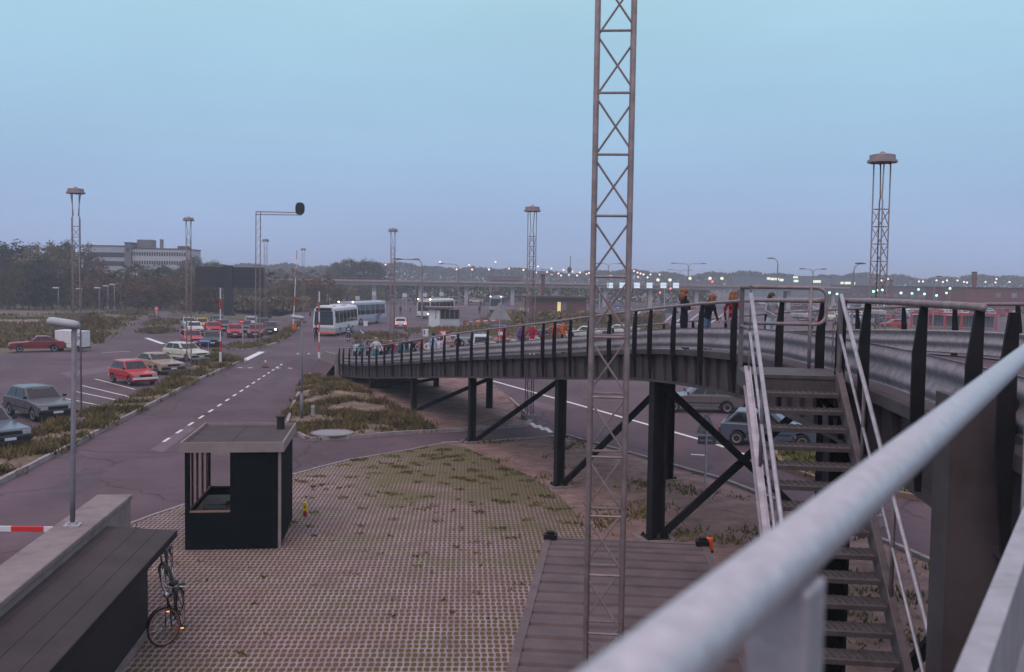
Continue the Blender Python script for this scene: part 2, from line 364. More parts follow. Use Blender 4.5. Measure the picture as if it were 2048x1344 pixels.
# lattice paving with grass growing in its holes
pv = bpy.data.materials.new('lattice_paving'); pv.use_nodes = True; t = pv.node_tree; b = t.nodes['Principled BSDF']; b.inputs['Roughness'].default_value = .95
L = t.links.new
tcn = nd(t, 'ShaderNodeTexCoord'); mp = nd(t, 'ShaderNodeMapping'); mp.inputs['Rotation'].default_value = (0, 0, R(-2.7)); L(tcn.outputs['Object'], mp.inputs[0])
nz = nd(t, 'ShaderNodeTexNoise'); nz.inputs['Scale'].default_value = 6; L(mp.outputs[0], nz.inputs['Vector'])
va = nd(t, 'ShaderNodeVectorMath', operation='MULTIPLY_ADD'); va.inputs[1].default_value = (.035, .035, 0); L(nz.outputs['Color'], va.inputs[0]); L(mp.outputs[0], va.inputs[2])
sp = nd(t, 'ShaderNodeSeparateXYZ'); L(va.outputs[0], sp.inputs[0])
def mt(op, a, b=None, c=None):
    n = nd(t, 'ShaderNodeMath', operation=op)
    for i, v in enumerate((a, b, c)):
        if v is None: continue
        if isinstance(v, (int, float)): n.inputs[i].default_value = v
        else: L(v, n.inputs[i])
    return n.outputs[0]
PX, PY = .118, .208
fy_ = mt('DIVIDE', sp.outputs['Y'], PY); row = mt('FLOOR', fy_)
fx_ = mt('ADD', mt('DIVIDE', sp.outputs['X'], PX), mt('MULTIPLY', mt('MODULO', row, 2.0), .12))
dx = mt('ABSOLUTE', mt('SUBTRACT', mt('FRACT', fx_), .5)); dy = mt('ABSOLUTE', mt('SUBTRACT', mt('FRACT', fy_), .5))
dist = mt('POWER', mt('ADD', mt('POWER', mt('DIVIDE', dx, .37), 3.0), mt('POWER', mt('DIVIDE', dy, .42), 3.0)), .333)
hole = nd(t, 'ShaderNodeMapRange'); hole.inputs['From Min'].default_value = .82; hole.inputs['From Max'].default_value = 1.12
hole.inputs['To Min'].default_value = 1; hole.inputs['To Max'].default_value = 0; L(dist, hole.inputs[0])
big = nd(t, 'ShaderNodeTexNoise'); big.inputs['Scale'].default_value = .42; big.inputs['Detail'].default_value = 7; L(tcn.outputs['Object'], big.inputs['Vector'])
gcol = nd(t, 'ShaderNodeValToRGB'); L(big.outputs['Fac'], gcol.inputs[0])
gcol.color_ramp.elements[0].position = .40; gcol.color_ramp.elements[0].color = (.120, .066, .030, 1); gcol.color_ramp.elements[1].position = .60; gcol.color_ramp.elements[1].color = (.090, .075, .018, 1)
cn = nd(t, 'ShaderNodeTexNoise'); cn.inputs['Scale'].default_value = 1.7; cn.inputs['Detail'].default_value = 9; L(tcn.outputs['Object'], cn.inputs['Vector'])
ccol = nd(t, 'ShaderNodeValToRGB'); L(cn.outputs['Fac'], ccol.inputs[0])
ccol.color_ramp.elements[0].position = .3; ccol.color_ramp.elements[0].color = (.23, .17, .185, 1); ccol.color_ramp.elements[1].position = .7; ccol.color_ramp.elements[1].color = (.37, .29, .320, 1)
mxp = nd(t, 'ShaderNodeMix', data_type='RGBA'); L(hole.outputs[0], mxp.inputs['Factor']); L(ccol.outputs[0], mxp.inputs['A']); L(gcol.outputs[0], mxp.inputs['B'])
# moss that overgrows the concrete towards the far end of the field
sp2 = nd(t, 'ShaderNodeSeparateXYZ'); L(tcn.outputs['Object'], sp2.inputs[0])
grad = mt('ADD', mt('MULTIPLY', mt('SUBTRACT', sp2.outputs['Y'], 28.5), .030), mt('MULTIPLY', sp2.outputs['X'], .032))
om = nd(t, 'ShaderNodeMapRange'); om.inputs['From Min'].default_value = .33; om.inputs['From Max'].default_value = .56; L(mt('ADD', big.outputs['Fac'], grad), om.inputs[0])
mxo = nd(t, 'ShaderNodeMix', data_type='RGBA'); L(mt('MULTIPLY', om.outputs[0], mt('ADD', mt('MULTIPLY', cn.outputs['Fac'], .9), .22)), mxo.inputs['Factor']); L(mxp.outputs['Result'], mxo.inputs['A']); mxo.inputs['B'].default_value = (.110, .094, .020, 1)
L(mxo.outputs['Result'], b.inputs['Base Color'])
bpn = nd(t, 'ShaderNodeBump'); bpn.inputs['Strength'].default_value = .6; bpn.inputs['Distance'].default_value = .03; bpn.invert = True; L(hole.outputs[0], bpn.inputs['Height']); L(bpn.outputs[0], b.inputs['Normal'])
PAV = pix((258, 1052), (300, 1036), (370, 1012), (480, 981), (580, 953), (700, 922), (820, 902), (884, 889), (935, 898), (967, 914), (1064, 957), (1122, 997), (1169, 1051), (1230, 1150), (1300, 1400)) + [Vector((1.2, -6, 0)), Vector((-4.5, -6, 0)), Vector((-7.35, 18.4, 0))]
struct(sheet('lattice_pavement', PAV, pv, z=.045, depth=.03))

# kerb stones
def kerb(pts, w=.14, top=.17, name='kerb', gap=1.0, closed=False, mat=kerbm):
    m = MB(); pts = [Vector((p[0], p[1], 0)) for p in pts]
    for a, b in zip(pts, pts[1:]):
        n = max(1, round((b-a).length/gap)); d = (b-a)/n
        for i in range(n):
            p, q = a+d*i+d*.012, a+d*(i+1)-d*.012; z = top + rnd.uniform(-.008, .008)
            m.beam(p+Vector((0, 0, z/2-.05)), q+Vector((0, 0, z/2-.05)), w, z+.1)
    return struct(m.build(name, mat))
kerb(VERGE[0:8]); kerb(pix((882, 890), (1000, 884.5), (1130, 874.5)), top=.11); kerb(DIRT[2:10], top=.13)
kerb(TOE[0:7], top=.15); kerb(pix((700, 878), (800, 869.5), (930, 862.5), (1050, 853.5), (1064, 842.5), (1020, 800)), top=.15)
kerb(PAV[0:8], w=.10, top=.075); kerb(GREEN[4:10] + GREEN[:1], w=.2, top=.17, mat=sandy)
kerb(VERGE2[4:10] + VERGE2[:1], top=.15, gap=2); kerb(LAWN[4:] + LAWN[:2], top=.16, gap=2)
kerb(ISL3 + ISL3[:1], gap=2); kerb(ISL4 + ISL4[:1], gap=2); kerb(ISL5 + ISL5[:1], gap=2)

# painted markings: thin sheets 4 mm above the asphalt
def stripe(m, a, b, w):
    a = Vector((a[0], a[1], 0)); b = Vector((b[0], b[1], 0)); d = (b-a).normalized(); n = Vector((-d.y, d.x, 0))*w/2; z = Vector((0, 0, .010))
    m.quad(a-n+z, b-n+z, b+n+z, a+n+z)
mk = MB()
A, B = at_z(333, 880), at_z(480, 783.5); D = (B-A).normalized(); T0 = A - D*9
for i in range(22):
    p = A + D*(2.18*i); stripe(mk, p-D*.5, p+D*.5, .13)
for x in (476, 496, 552, 576, 600): stripe(mk, at_z(x, 735.5+(x-476)*.01), at_z(x+9, 735.6+(x-476)*.01), .35)
stripe(mk, at_z(484, 723), at_z(524, 703.5), .55)
def poly_stripe(pts, w):
    for a, b in zip(pts, pts[1:]): stripe(mk, a, b, w)
poly_stripe(pix((975, 759), (1200, 822), (1420, 885)), .22)
poly_stripe(pix((1433, 889), (1450, 895)), .22); poly_stripe(pix((1480, 906), (1495, 910)), .2)
poly_stripe(pix((1382, 909), (1412, 911)), .15)
for x in (1058, 1072, 1086): stripe(mk, at_z(x+4, 846+(x-1058)*.33), at_z(x+16, 856+(x-1058)*.33), .22)
poly_stripe(pix((618, 707), (613, 713), (613, 722), (618, 731), (626, 737)), .14)
poly_stripe(pix((583, 815), (577, 833), (572, 845)), .1)
poly_stripe(pix((1390, 788), (1395, 806)), .12)
for a in ((190, 758, 300, 785), (163, 771, 290, 800), (150, 783, 262, 806), (130, 797, 235, 818)):
    stripe(mk, at_z(a[0], a[1]), at_z(a[2]-30, a[3]-6), .11)
poly_stripe(pix((293, 676), (327, 688)), .5); poly_stripe(pix((205, 705), (260, 703)), .2)
poly_stripe(pix((640, 622), (760, 612)), .4); poly_stripe(pix((760, 680), (830, 690)), .12)
for k in range(9): stripe(mk, at_z(1240+k*22, 640+k*1.2), at_z(1262+k*24, 616+k*.8), .2)
struct(mk.build('road_marking', paint_w))
# repaired patches of asphalt
asph2 = pm('asphalt_patch', (.085, .060, .072), .9, var=.25, scale=1.2, bump=.25, bscale=60); asph3 = pm('asphalt_pale', (.15, .105, .125), .92, var=.2, scale=1.2, bump=.2, bscale=60)
for k, (pl, mt_) in enumerate((((( 640, 905), (790, 884), (800, 890), (650, 913)), asph2), (((300, 900), (372, 852), (392, 856), (325, 905)), asph3), (((1180, 850), (1290, 878), (1280, 893), (1170, 862)), asph2), (((90, 990), (170, 935), (215, 940), (140, 1000)), asph2), (((120, 745), (230, 730), (250, 738), (140, 755)), asph3), (((520, 775), (560, 745), (576, 746), (545, 778)), asph2), (((1060, 800), (1130, 815), (1120, 826), (1050, 808)), asph3), (((1500, 1000), (1640, 1035), (1620, 1055), (1480, 1012)), asph2))):
    struct(sheet('asphalt_patch', pix(*pl), mt_, z=.004))
# manhole
mh = MB(); c0 = at_z(665, 874); AVOID = [(c0.x, c0.y, 1.15)]
mh.path([c0 + Vector((math.cos(a*.2618)*.85, math.sin(a*.2618)*.85, .17)) for a in range(24)], .04, 6, closed=True)
mh.cur = 1; mh.add([c0 + Vector((math.cos(a*.2618)*.85, math.sin(a*.2618)*.85, .185)) for a in range(24)], [tuple(range(24))])
tag(mh.build('manhole_cover', [concrete, pm('pale_manhole', (.27, .26, .28), .6, .2, var=.15)]), 'round pale manhole cover beside the kerb corner', 'manhole')

# ---- loose grass: many small blades, nobody could count them
def inside(x, y, poly):
    r = False; j = len(poly)-1
    for i in range(len(poly)):
        a, b = poly[i], poly[j]
        if (a[1] > y) != (b[1] > y) and x < (b[0]-a[0])*(y-a[1])/(b[1]-a[1])+a[0]: r = not r
        j = i
    return r
def clump_noise(x, y, f): return math.sin(x*f+1.3*math.sin(y*f*.7)) * math.sin(y*f*1.13+1.7*math.sin(x*f*.6+2)) 
def grass(name, label, poly, n, h, mat, hfun, clump=None, thr=-.2, w=.045, seed=1, spread=.18, bias=None):
    rg = random.Random(seed); m = MB(); xs = [p[0] for p in poly]; ys = [p[1] for p in poly]; cnt = 0; tries = 0
    while cnt < n and tries < n*40:
        tries += 1; x = rg.uniform(min(xs), max(xs)); y = rg.uniform(min(ys), max(ys))
        if not inside(x, y, poly): continue
        if clump and clump_noise(x, y, clump) + .5*clump_noise(x, y, clump*3.1) < thr + rg.uniform(-.15, .15) - (bias(x, y) if bias else 0): continue
        if any((x-a)**2+(y-b)**2 < r*r for a, b, r in AVOID): continue
        z = hfun(x, y); k = rg.uniform(.5, 1.25)
        for _ in range(5):
            bx, by = x+rg.gauss(0, spread), y+rg.gauss(0, spread)
            a = rg.uniform(0, 6.283); hh = h*k*rg.uniform(.5, 1.2); ww = w*rg.uniform(.6, 1.3)
            dx_, dy_ = math.cos(a)*ww, math.sin(a)*ww; lx, ly = rg.gauss(0, hh*.5), rg.gauss(0, hh*.5)
            m.add([(bx-dx_, by-dy_, z-.02), (bx+dx_, by+dy_, z-.02), (bx+lx, by+ly, z+hh)], [(0, 1, 2)])
        cnt += 1
    return stuff(m.build(name, mat, fixn=False), label, 'grass')
grass('verge_grass', 'rough brown and green grass along the kerbed strip beside the parked cars', VERGE, 3400, .27, blade, hv, clump=1.0, thr=.10, w=.05, seed=2)
grass('verge_grass', 'tufts of grass on the small island by the dark signal frame', VERGE2, 900, .4, blade, hv, clump=.5, thr=-.35, w=.07, seed=3)
grass('bank_grass', 'dry tufted grass on the bank left of the bridge ramp', TOE + MID + pix((800, 869)), 4000, .24, blade, hm, clump=.8, thr=.05, w=.05, seed=4)
def h45(x, y): return .05
grass('paving_grass', 'green tufts growing through the far part of the lattice paving', PAV, 1500, .05, blade_g, h45, clump=3.4, thr=1.08, w=.035, seed=5, spread=.07, bias=lambda x, y: .055*(y-24)+.035*x)
grass('paving_grass', 'small dark green weeds dotted over the near lattice paving', PAV, 420, .06, blade_g, h45, clump=6.5, thr=1.22, w=.04, seed=25, spread=.05)
grass('dirt_grass', 'sparse green weeds on the bare earth by the bridge columns', DIRT, 1300, .15, blade_g, hd, clump=.9, thr=.42, w=.04, seed=6)
FIELDL = pix((-200, 699), (150, 692), (188, 684), (225, 664), (262, 640), (300, 622), (150, 628), (-200, 632))
grass('field_grass', 'dry rough grass of the field at the far left', FIELDL, 2600, .45, blade, lambda x, y: -.05, clump=.22, thr=-.15, w=.13, seed=15, spread=.7)
grass('lawn_grass', 'short rough grass on the islands beyond the bridge', LAWN, 2200, .35, blade, lambda x, y: .12, clump=.3, thr=-.5, w=.1, seed=7, spread=.5)
grass('island_grass', 'grass patch seen through the steel stairs', GREEN, 1200, .22, blade_g, lambda x, y: .12, clump=.8, thr=-.6, w=.05, seed=8)
for k, (pl, lab) in enumerate(((ISL3, 'grass on the long traffic island behind the people on the ramp'), (ISL4, 'grass on the island in front of the white booth'), (ISL5, 'grass on the car park island with the round sign'), (ISL6, 'grass on the small car park island'))):
    grass('island_grass', lab, pl, 260, .45, blade, lambda x, y: .12, w=.12, seed=20+k, spread=.6)
# ------------------------------------------------------------------ ramp bridge
br = empty('ramp_bridge', 'long curved dark steel ramp bridge on columns rising from left to right', 'bridge', (-10.7, 62.5, 0))
def strip(prof, ds=1.0, s0=0, s1=None, far=False):
    s1 = BLEN if s1 is None else s1; n = max(2, int((s1-s0)/ds)); rows = []
    for i in range(n+1):
        p, h, a = bridge(s0+(s1-s0)*i/n); rows.append([p + a*((WID-o) if far else o) + Vector((0, 0, z)) for o, z in prof])
    return rows
WID = 4.3
m = MB(); m.sweep(strip([(.0, -.10), (WID, -.10), (WID, 0), (0, 0)])); m.build('deck', asphalt, br)
for far in (False, True):
    m = MB()
    m.sweep(strip([(.02, -.72), (.05, -.72), (.05, -.10), (.02, -.10)], far=far))            # web
    m.sweep(strip([(-.10, -.78), (.18, -.78), (.18, -.722), (-.10, -.722)], far=far))        # lower flange
    m.sweep(strip([(-.12, -.10), (-.003, -.10), (-.003, .02), (-.12, .02)], far=far))         # deck edge channel
    s = .4
    while s < BLEN:                                                                           # stiffeners between the posts
        p, h, a = bridge(s); o0 = (WID-.02) if far else .02; sg = -1 if far else 1
        pr = [(o0, -.72), (o0-sg*.05, -.72), (o0-sg*.11, -.1), (o0, -.1)]
        m.prism([p + a*o + Vector((0, 0, z)) - h*.012 for o, z in pr], h*.024); s += .75
    m.build('girder', steel_dk2, br)
m = MB(); s = .8
while s < BLEN:
    p, h, a = bridge(s); m.beam(p+a*.06+Vector((0, 0, -.3)), p+a*(WID-.06)+Vector((0, 0, -.3)), .12, .36); s += 2.2
m.build('cross_beam', steel_dk, br)
# posts: tapered plates bolted to the outside of the girder
posts = []
NEAR_X = [(1281, 1), (1312, 1), (1360, 1), (1416, 1), (1484, 1), (1579, 1), (1664, 1), (1707, 1), (1757, 1), (1873, 1), (1989, 1), (2060, 1)]
def s_at_px(px):
    best = None
    for i in range(0, len(LINE)):
        if LINE[i].y < 2: break
        d = LINE[i]-Vector((0, 0, CAM_H)); X = 1024+FPX*d.dot(_r)/d.dot(_f)
        if best is None or abs(X-px) < best[0]: best = (abs(X-px), i)
    i = best[1]; return ARC[i]
s_list = []; s = .3; s_lim = s_at_px(1265)
far_x = [674, 681, 692, 704, 718, 730, 744, 759, 775, 791, 810, 829, 850, 872, 896, 923, 951, 983, 1016, 1054, 1095, 1118, 1150, 1188, 1229]
def s_fine(px):
    lo, hi = 0, BLEN-8
    for _ in range(40):
        mid = (lo+hi)/2; d = bridge(mid)[0]-Vector((0, 0, CAM_H)); X = 1024+FPX*d.dot(_r)/d.dot(_f)
        if X < px: lo = mid
        else: hi = mid
    return lo
s_list = sorted({round(s_fine(x), 2) for x in far_x + [q[0] for q in NEAR_X]}); s_list += [s_list[-1]+1.6, s_list[-1]+3.2]
def post(s, far, big):
    p, h, a = bridge(s); e = -1 if far else 1; o0 = (WID-.015) if far else .015
    top = 1.0; w = .135
    pr = [(0, -.70), (-.05, -.70), (-w*.85, -.22), (-w, -.02), (-w, .56), (-.075, .985), (-.015, .985), (-.015, -.12), (0, -.12)]
    pr = [(-.017, -.70), (-.07, -.70), (-w*.85, -.22), (-w, -.02), (-w, .56), (-.08, .985), (-.017, .985)]
    m = MB(); m.prism([p + a*(o0+e*o-e*.11) + Vector((0, 0, z)) - h*.02 for o, z in pr], h*.04)
    return m.build('post', steel_dk, br)
for i, s in enumerate(s_list): post(s, False, True)
s = .6
while s < BLEN-.5: post(s, True, True); s += 1.9
guard_m = pm('guard_rail_steel', (.30, .275, .295), .9, .0, scale=9, spec=.2, var=.3, detail=9, bump=.05)
# corrugated guard rail and hand rail on both sides
prof = []
for k in range(25):
    u = k/24; z = .07 + .44*u; prof.append((.09 + .026*math.cos(u*4*math.pi)*(1 if .02 < u < .98 else .2), z))
prof2 = prof + [(o-.012, z) for o, z in prof[::-1]]
for far in (False, True):
    m = MB(); m.sweep(strip(prof2, ds=.8, far=far)); m.build('guard_rail', guard_m, br, smooth=False)
    o_ = WID+.15 if far else -.15
    spans = [(0.2, s_fine(1668)-.02), (s_fine(1706), s_fine(1998))] if not far else [(.2, BLEN)]
    for s0, s1 in spans:
        m = MB(); n = int((s1-s0)/.5)+1; pts = []
        for i in range(n+1):
            p, h, a = bridge(s0+(s1-s0)*i/n); pts.append(p+a*o_+Vector((0, 0, 1.005)))
        m.path(pts, .032, 8); m.build('handrail', mast_m, br, smooth=True)
# pale lamp boxes fixed above the far hand rail
s = 3.0; box_m = pm('lamp_box_shell', (.42, .40, .42), .6, var=.2, scale=5)
while s < BLEN-9:
    p, h, a = bridge(s)
    if p.y < 21: break
    q = p+a*(WID+.05)+Vector((0, 0, .90)); rot = Matrix((h, a, Vector((0, 0, 1)))).transposed(); m = MB(); m.box(q, (.80, .16, .11), rot=rot); m.box(q+Vector((0, 0, -.07)), (.70, .10, .05), rot=rot); m.build('lamp_box', box_m, br, bevel=.02); s += 3.1
# columns in braced pairs
def col_pair(Y, w=.30, kind='up', ybase=None, far_pt=None, o0=.22, cm=steel_dk, ztop=None):
    s = s_at_y(Y); p, h, a = bridge(s); zt = p.z-.79; bases = []
    for o in (o0, WID-.22):
        c = p+a*o if not (far_pt and o > 1) else Vector(far_pt); c.z = 0; zb = max(0.0, hm(c.x, c.y)-.1) if Y > 38 else 0.05; m = MB()
        zc = zt; zt = ztop if ztop and o < 1 else zt
        m.beam(c+Vector((0, 0, zb)) - a*w*.42, c+Vector((0, 0, zt)) - a*w*.42, w, w*.14, up=a)
        m.beam(c+Vector((0, 0, zb)) + a*w*.42, c+Vector((0, 0, zt)) + a*w*.42, w, w*.14, up=a)
        m.beam(c+Vector((0, 0, zb)), c+Vector((0, 0, zt)), w*.12, w*.70, up=a)
        if ztop and o < 1: m.beam(c+Vector((0, 0, zb)) - h*.0 - a*0 + h*.19, c+Vector((0, 0, zt)) + h*.19, w*.95, .03, up=h); m.beam(c+a*.36+Vector((0, 0, 1)), c+a*.36+Vector((0, 0, zt+.08)), .10, .30, up=a)
        cl = m.build('column', cm, br); zt = zc
        m = MB(); rot = Matrix((a, Vector((-a.y, a.x, 0)), Vector((0, 0, 1)))).transposed()
        m.box(c+Vector((0, 0, zb+.02)), (w*1.7, w*1.7, .07), rot=rot); m.cur = 1; m.box(c+Vector((0, 0, zb-.05)), (w*2.6, w*2.6, .2), rot=rot)
        for bx in (-1, 1):
            for by in (-1, 1): m.cur = 0; m.box(c+rot@Vector((bx*w*.65, by*w*.65, 0))+Vector((0, 0, zb+.09)), (.06, .06, .07))
        m.build('base_plate', [steel_dk, concrete], cl); bases.append(c)
    n_, f_ = bases; m = MB(); up = Vector((0, 0, 1)); off = h*.0
    if kind in ('up', 'x'): m.beam(n_+up*.12+a*.15+off, f_+up*(zt-.12)-a*.1+off, .12, .17)
    if kind == 'x': m.beam(n_+up*(zt-.1)+a*.1+h*.13, f_+up*.15-a*.1+h*.13, .12, .17)
    m.build('brace', steel_dk, br)
for Y in (56.8, 48, 39, 30.8): col_pair(Y, w=.27)
col_pair(24.6, w=.36, kind='x', far_pt=(8.05, 25.2, 0))
col_pair(13.6, w=.32); col_pair(7.35, w=.40, kind='x', o0=-.22, cm=steel_dk2, ztop=5.66)
# abutment and the earth approach to it
p, h, a = bridge(0)
m = MB(); m.beam(p - h*.25 + a*-.35 + Vector((0, 0, -.62)), p - h*.25 + a*(WID+.35) + Vector((0, 0, -.62)), .5, 1.25); 
for o in (-.25, WID+.25): m.beam(p + a*o - h*.3 + Vector((0, 0, .2)), p + a*o - h*3.4 + Vector((0, 0, .15)), .22, .75)
m.build('abutment', concrete, br)
rows = []
for i in range(11):
    q = p - h*(.5+2.2*i); z = 1.08*(1-ss(i/10)) + .012
    rows.append([q + a*(WID+1.5) + Vector((0, 0, -q.z-.02)), q + a*(WID+.3) + Vector((0, 0, z-q.z)), q + a*-.3 + Vector((0, 0, z-q.z)), q + a*-1.2 + Vector((0, 0, -q.z-.02))])
m = MB(); m.sweep(rows, closed_prof=False); struct(m.build('ramp_approach', asphalt, smooth=False))

# ------------------------------------------------------------------ steel stairs beside the bridge
ax = Vector((-.125, -.992, 0)).normalized(); bx = Vector((-ax.y*-1, 0, 0)); bx = Vector((.992, -.125, 0))
ST0 = Vector((3.88, 11.95, 5.36)); RISE, GO, SW = .17, .251, .95
st = empty('steel_stairs', 'open steel staircase with tube handrails hung beside the bridge', 'stairs', (ST0.x, ST0.y-7.8, 0))
N = 31
def sp_(k, o, dz=0): return ST0 + ax*(GO*k) + bx*o + Vector((0, 0, -RISE*k+dz))   # o from 0 (bridge side) to -SW
tread_m = pm('worn_tread_steel', (.105, .092, .097), .7, .2, scale=8, col2=(.06, .05, .048), detail=8)
for k in range(1, N):
    m = MB(); q = sp_(k, 0); 
    m.sweep([[q + bx*o + ax*u + Vector((0, 0, w)) for u, w in ((-.13, 0), (.105, 0), (.125, -.012), (.125, -.055), (.115, -.055), (.112, -.02), (-.13, -.012))] for o in (-SW, 0)])
    for j in range(14): m.cur = 0; m.beam(q + bx*(-SW*(j+.5)/14) - ax*.11 + Vector((0, 0, .006)), q + bx*(-SW*(j+.5)/14+.025) + ax*.10 + Vector((0, 0, .006)), .012, .012)
    m.build('tread', tread_m, st)
for o in (.035, -SW-.035):
    m = MB(); w = .014
    a0, a1 = sp_(-.2, o, -.06), sp_(N+.2, o, -.06); m.beam(a0, a1, w, .24)
    for dz in (.12, -.12): m.beam(a0+Vector((0, 0, dz)) + bx*(.03 if o > 0 else -.03), a1+Vector((0, 0, dz)) + bx*(.03 if o > 0 else -.03), .075, .012)
    m.build('stringer', galv_rust if o > 0 else galv, st)
# landing
LB = 1.15
m = MB(); c = ST0 - ax*(LB/2) + bx*(-SW/2); rot = Matrix((bx, -ax, Vector((0, 0, 1)))).transposed()
m.box(c + Vector((0, 0, -.02)), (SW+.16, LB, .04), rot=rot); m.box(c + ax*(LB/2-.03) + Vector((0, 0, -.10)), (SW+.16, .03, .16), rot=rot)
for e in (-1, 1): m.box(c + bx*e*(SW/2+.05) + Vector((0, 0, -.13)), (.05, LB, .18), rot=rot)
m.build('landing', tread_m, st)
m = MB(); m.beam(c + Vector((0, 0, -.15)) + bx*.3, c + Vector((0, 0, -.95)) + bx*1.0, .08, .08); m.beam(c + Vector((0, 0, -.2)) - ax*.4, c + Vector((0, 0, -.2)) - ax*.4 + bx*1.1, .1, .16)
m.build('bracket', steel_dk, st)
# guard frame at the back of the landing: round-cornered tube loop
def up(z): return Vector((0, 0, z))
bk = ST0 - ax*LB; m = MB(); L0, L1 = -SW-.03, .10
cor = []
for i in range(7):
    t_ = i/6*math.pi/2; cor.append(bk + bx*(L1-.13+.13*math.sin(t_)) + up(1.06-.13+.13*math.cos(t_)))
cor2 = []
for i in range(7):
    t_ = i/6*math.pi/2; cor2.append(bk + bx*(L1-.13+.13*math.cos(t_)) + up(.58+.13-.13*math.sin(t_)))
m.path([bk + bx*L0 + up(1.06)] + cor + cor2 + [bk + bx*L0 + up(.58)], .024, 8); m.tube(bk + bx*(L1-.20) + up(0), bk + bx*(L1-.20) + up(1.06), .024)
m.tube(bk + bx*L0 + up(-.1), bk + bx*L0 + up(1.06), .028); m.build('guard_frame', mast_m, st, smooth=True)
# flat posts and sloping hand rails
for o, side in ((-SW-.05, 'outer'), (.06, 'inner')):
    m = MB()
    if side == 'outer':
        fr = ST0 + bx*o; m.beam(fr + up(-.15), fr + up(1.08), .055, .012, up=bx); m.beam(fr - ax*LB*.9 + up(-.2), fr - ax*LB*.9 + up(1.06), .05, .05)
        m.tube(fr + up(1.055), fr - ax*LB*.95 + up(1.055), .024); m.tube(fr + up(.55), fr - ax*LB*.95 + up(.55), .02)
    else: m.tube(ST0 + bx*o + up(-.1), ST0 + bx*o + up(.98), .03)
    m.build('end_post', galv_rust, st)
    for dz, r in ((.98, .024), (.52, .017)):
        m = MB(); m.tube(sp_(.0, o, dz), sp_(N, o, dz), r); m.build('handrail', galv, st, smooth=True)
    for k in (5.5, 11.0, 16.5, 22, 28): m = MB(); m.tube(sp_(k, o, -.12), sp_(k, o, .98), .022); m.build('baluster', galv_rust, st, smooth=True)
m = MB(); q0 = ST0 + bx*-.02 + up(.62)
for i in range(9): m.path([q0 + up(-.055*i) + Vector((.014*math.cos(t_*1.047), 0, .03*math.sin(t_*1.047))) if i % 2 else q0 + up(-.055*i) + Vector((0, .014*math.cos(t_*1.047), .03*math.sin(t_*1.047))) for t_ in range(6)], .005, 5, closed=True)
m.build('chain', galv_rust, st)

# ------------------------------------------------------------------ the rail of the gangway the photo was taken from
RA, RB = at_y(1480, 1192, .70), at_y(1885, 848, 1.5)
rd = (RB-RA); Lr = rd.length; rd.normalize(); rn = Vector((rd.y, -rd.x, 0)).normalized()
gw = empty('gangway_railing', 'thick pale tube railing close to the camera, out of focus', 'railing', (RA.x, RA.y, 5.1))
m = MB(); m.tube(RA - rd*1.1, RB + rd*2.6, .0245, n=28); m.build('top_rail', rail_m, gw, smooth=True)
m = MB(); q = RA + rd*.42
for t_ in (.12, 2.9):
    m = MB(); q = RA + rd*t_; m.beam(q + up(-1.2), q + up(-.02), .05, .055, up=rd); m.build('post', galv, gw, bevel=.004)
m = MB(); m.beam(RA - rd*1.0 + up(-.56) + rn*.03, RB + rd*2.6 + up(-.56) + rn*.03, .05, .22); m.build('side_plate', galv, gw, bevel=.004)
m = MB(); m.beam(RA - rd*1.0 + up(-1.25) + rn*.4, RB + rd*1.6 + up(-1.25) + rn*.4, .9, .06); m.build('floor', galv_rust, gw)
# ------------------------------------------------------------------ lattice light masts
ring_m = pm('lamp_ring_shell', (.30, .25, .26), .6, .1, var=.2, scale=6)
def mast(loc, rz, label, H=10.2, w=.30, head=True, foot=True, det=8, r=.019, pitch=.46, label_group='lattice light masts over the car park'):
    o = empty('light_mast', label, 'light mast', loc, rz, label_group); hw = w/2; top = H-1.15 if head else H
    cs = [(-hw, -hw), (hw, -hw), (hw, hw), (-hw, hw)]
    for i, (x, y) in enumerate(cs):
        pts = [(x, y, 0), (x, y, top)]
        if head: pts = [(x, y, 0), (x, y, top), (x*(1.6 if i % 2 else .55), y*(1.6 if i % 2 else .55), top+.12), (x*1.15, y*1.15, H-.1)] if i % 2 == 0 else [(x, y, 0), (x, y, H-.1)]
        m = MB(); m.path(pts, r, det); m.build('leg', mast_m, o, local=True, smooth=True)
    m = MB(); n = int(top/pitch); z0 = .25
    for i in range(n):
        a, b = z0+i*pitch, z0+(i+1)*pitch-.06
        if b > top: break
        for k in range(4):
            p, q = cs[k], cs[(k+1) % 4]; e = r*.8
            m.path([(p[0], p[1], b), (q[0], q[1], a)], r*(.62 if head else .42), 5)
            if head or k != 2 or b < CAM_H: m.path([(p[0], p[1], b+.03), (q[0], q[1], b+.03)], r*.5, 5)
    m.build('bracing', mast_m, o, local=True)
    if foot:
        m = MB(); m.box((0, 0, .10), (w*2.0, w*2.0, .42)); m.build('footing', concrete, o, local=True)
    if head:
        m = MB(); m.ell((0, 0, H+.10), (.09, .09, .08)); m.cur = 0
        n = 24; prof = [(.10, H+.11), (.24, H+.10), (.33, H+.075), (.335, H-.05), (.385, H-.06), (.385, H-.12), (.30, H-.13), (.10, H-.10)]
        m.sweep([[(math.cos(k*2*math.pi/n)*q, math.sin(k*2*math.pi/n)*q, z) for q, z in prof] for k in range(n+1)], closed_prof=True)
        hd_ = m.build('lamp_ring', ring_m, o, local=True)
        m = MB()
        for k in range(8):
            a = k*math.pi/4; m.ell((math.cos(a)*.31, math.sin(a)*.31, H-.115), (.05, .05, .03), 8, 5)
        m.build('lamp', chrome, hd_, local=True)
        XF[hd_.name] = XF[o.name]
    return o
def atd(px, py, hh=0): return at_z(px, py, hh)
mast(at_z(155.5, 850), .3, 'lattice light mast at the left edge, behind the lamp on the wall', H=10.0)
mast(at_z(378, 743), .5, 'lattice light mast standing in the verge by the white hatchback', H=10.3)
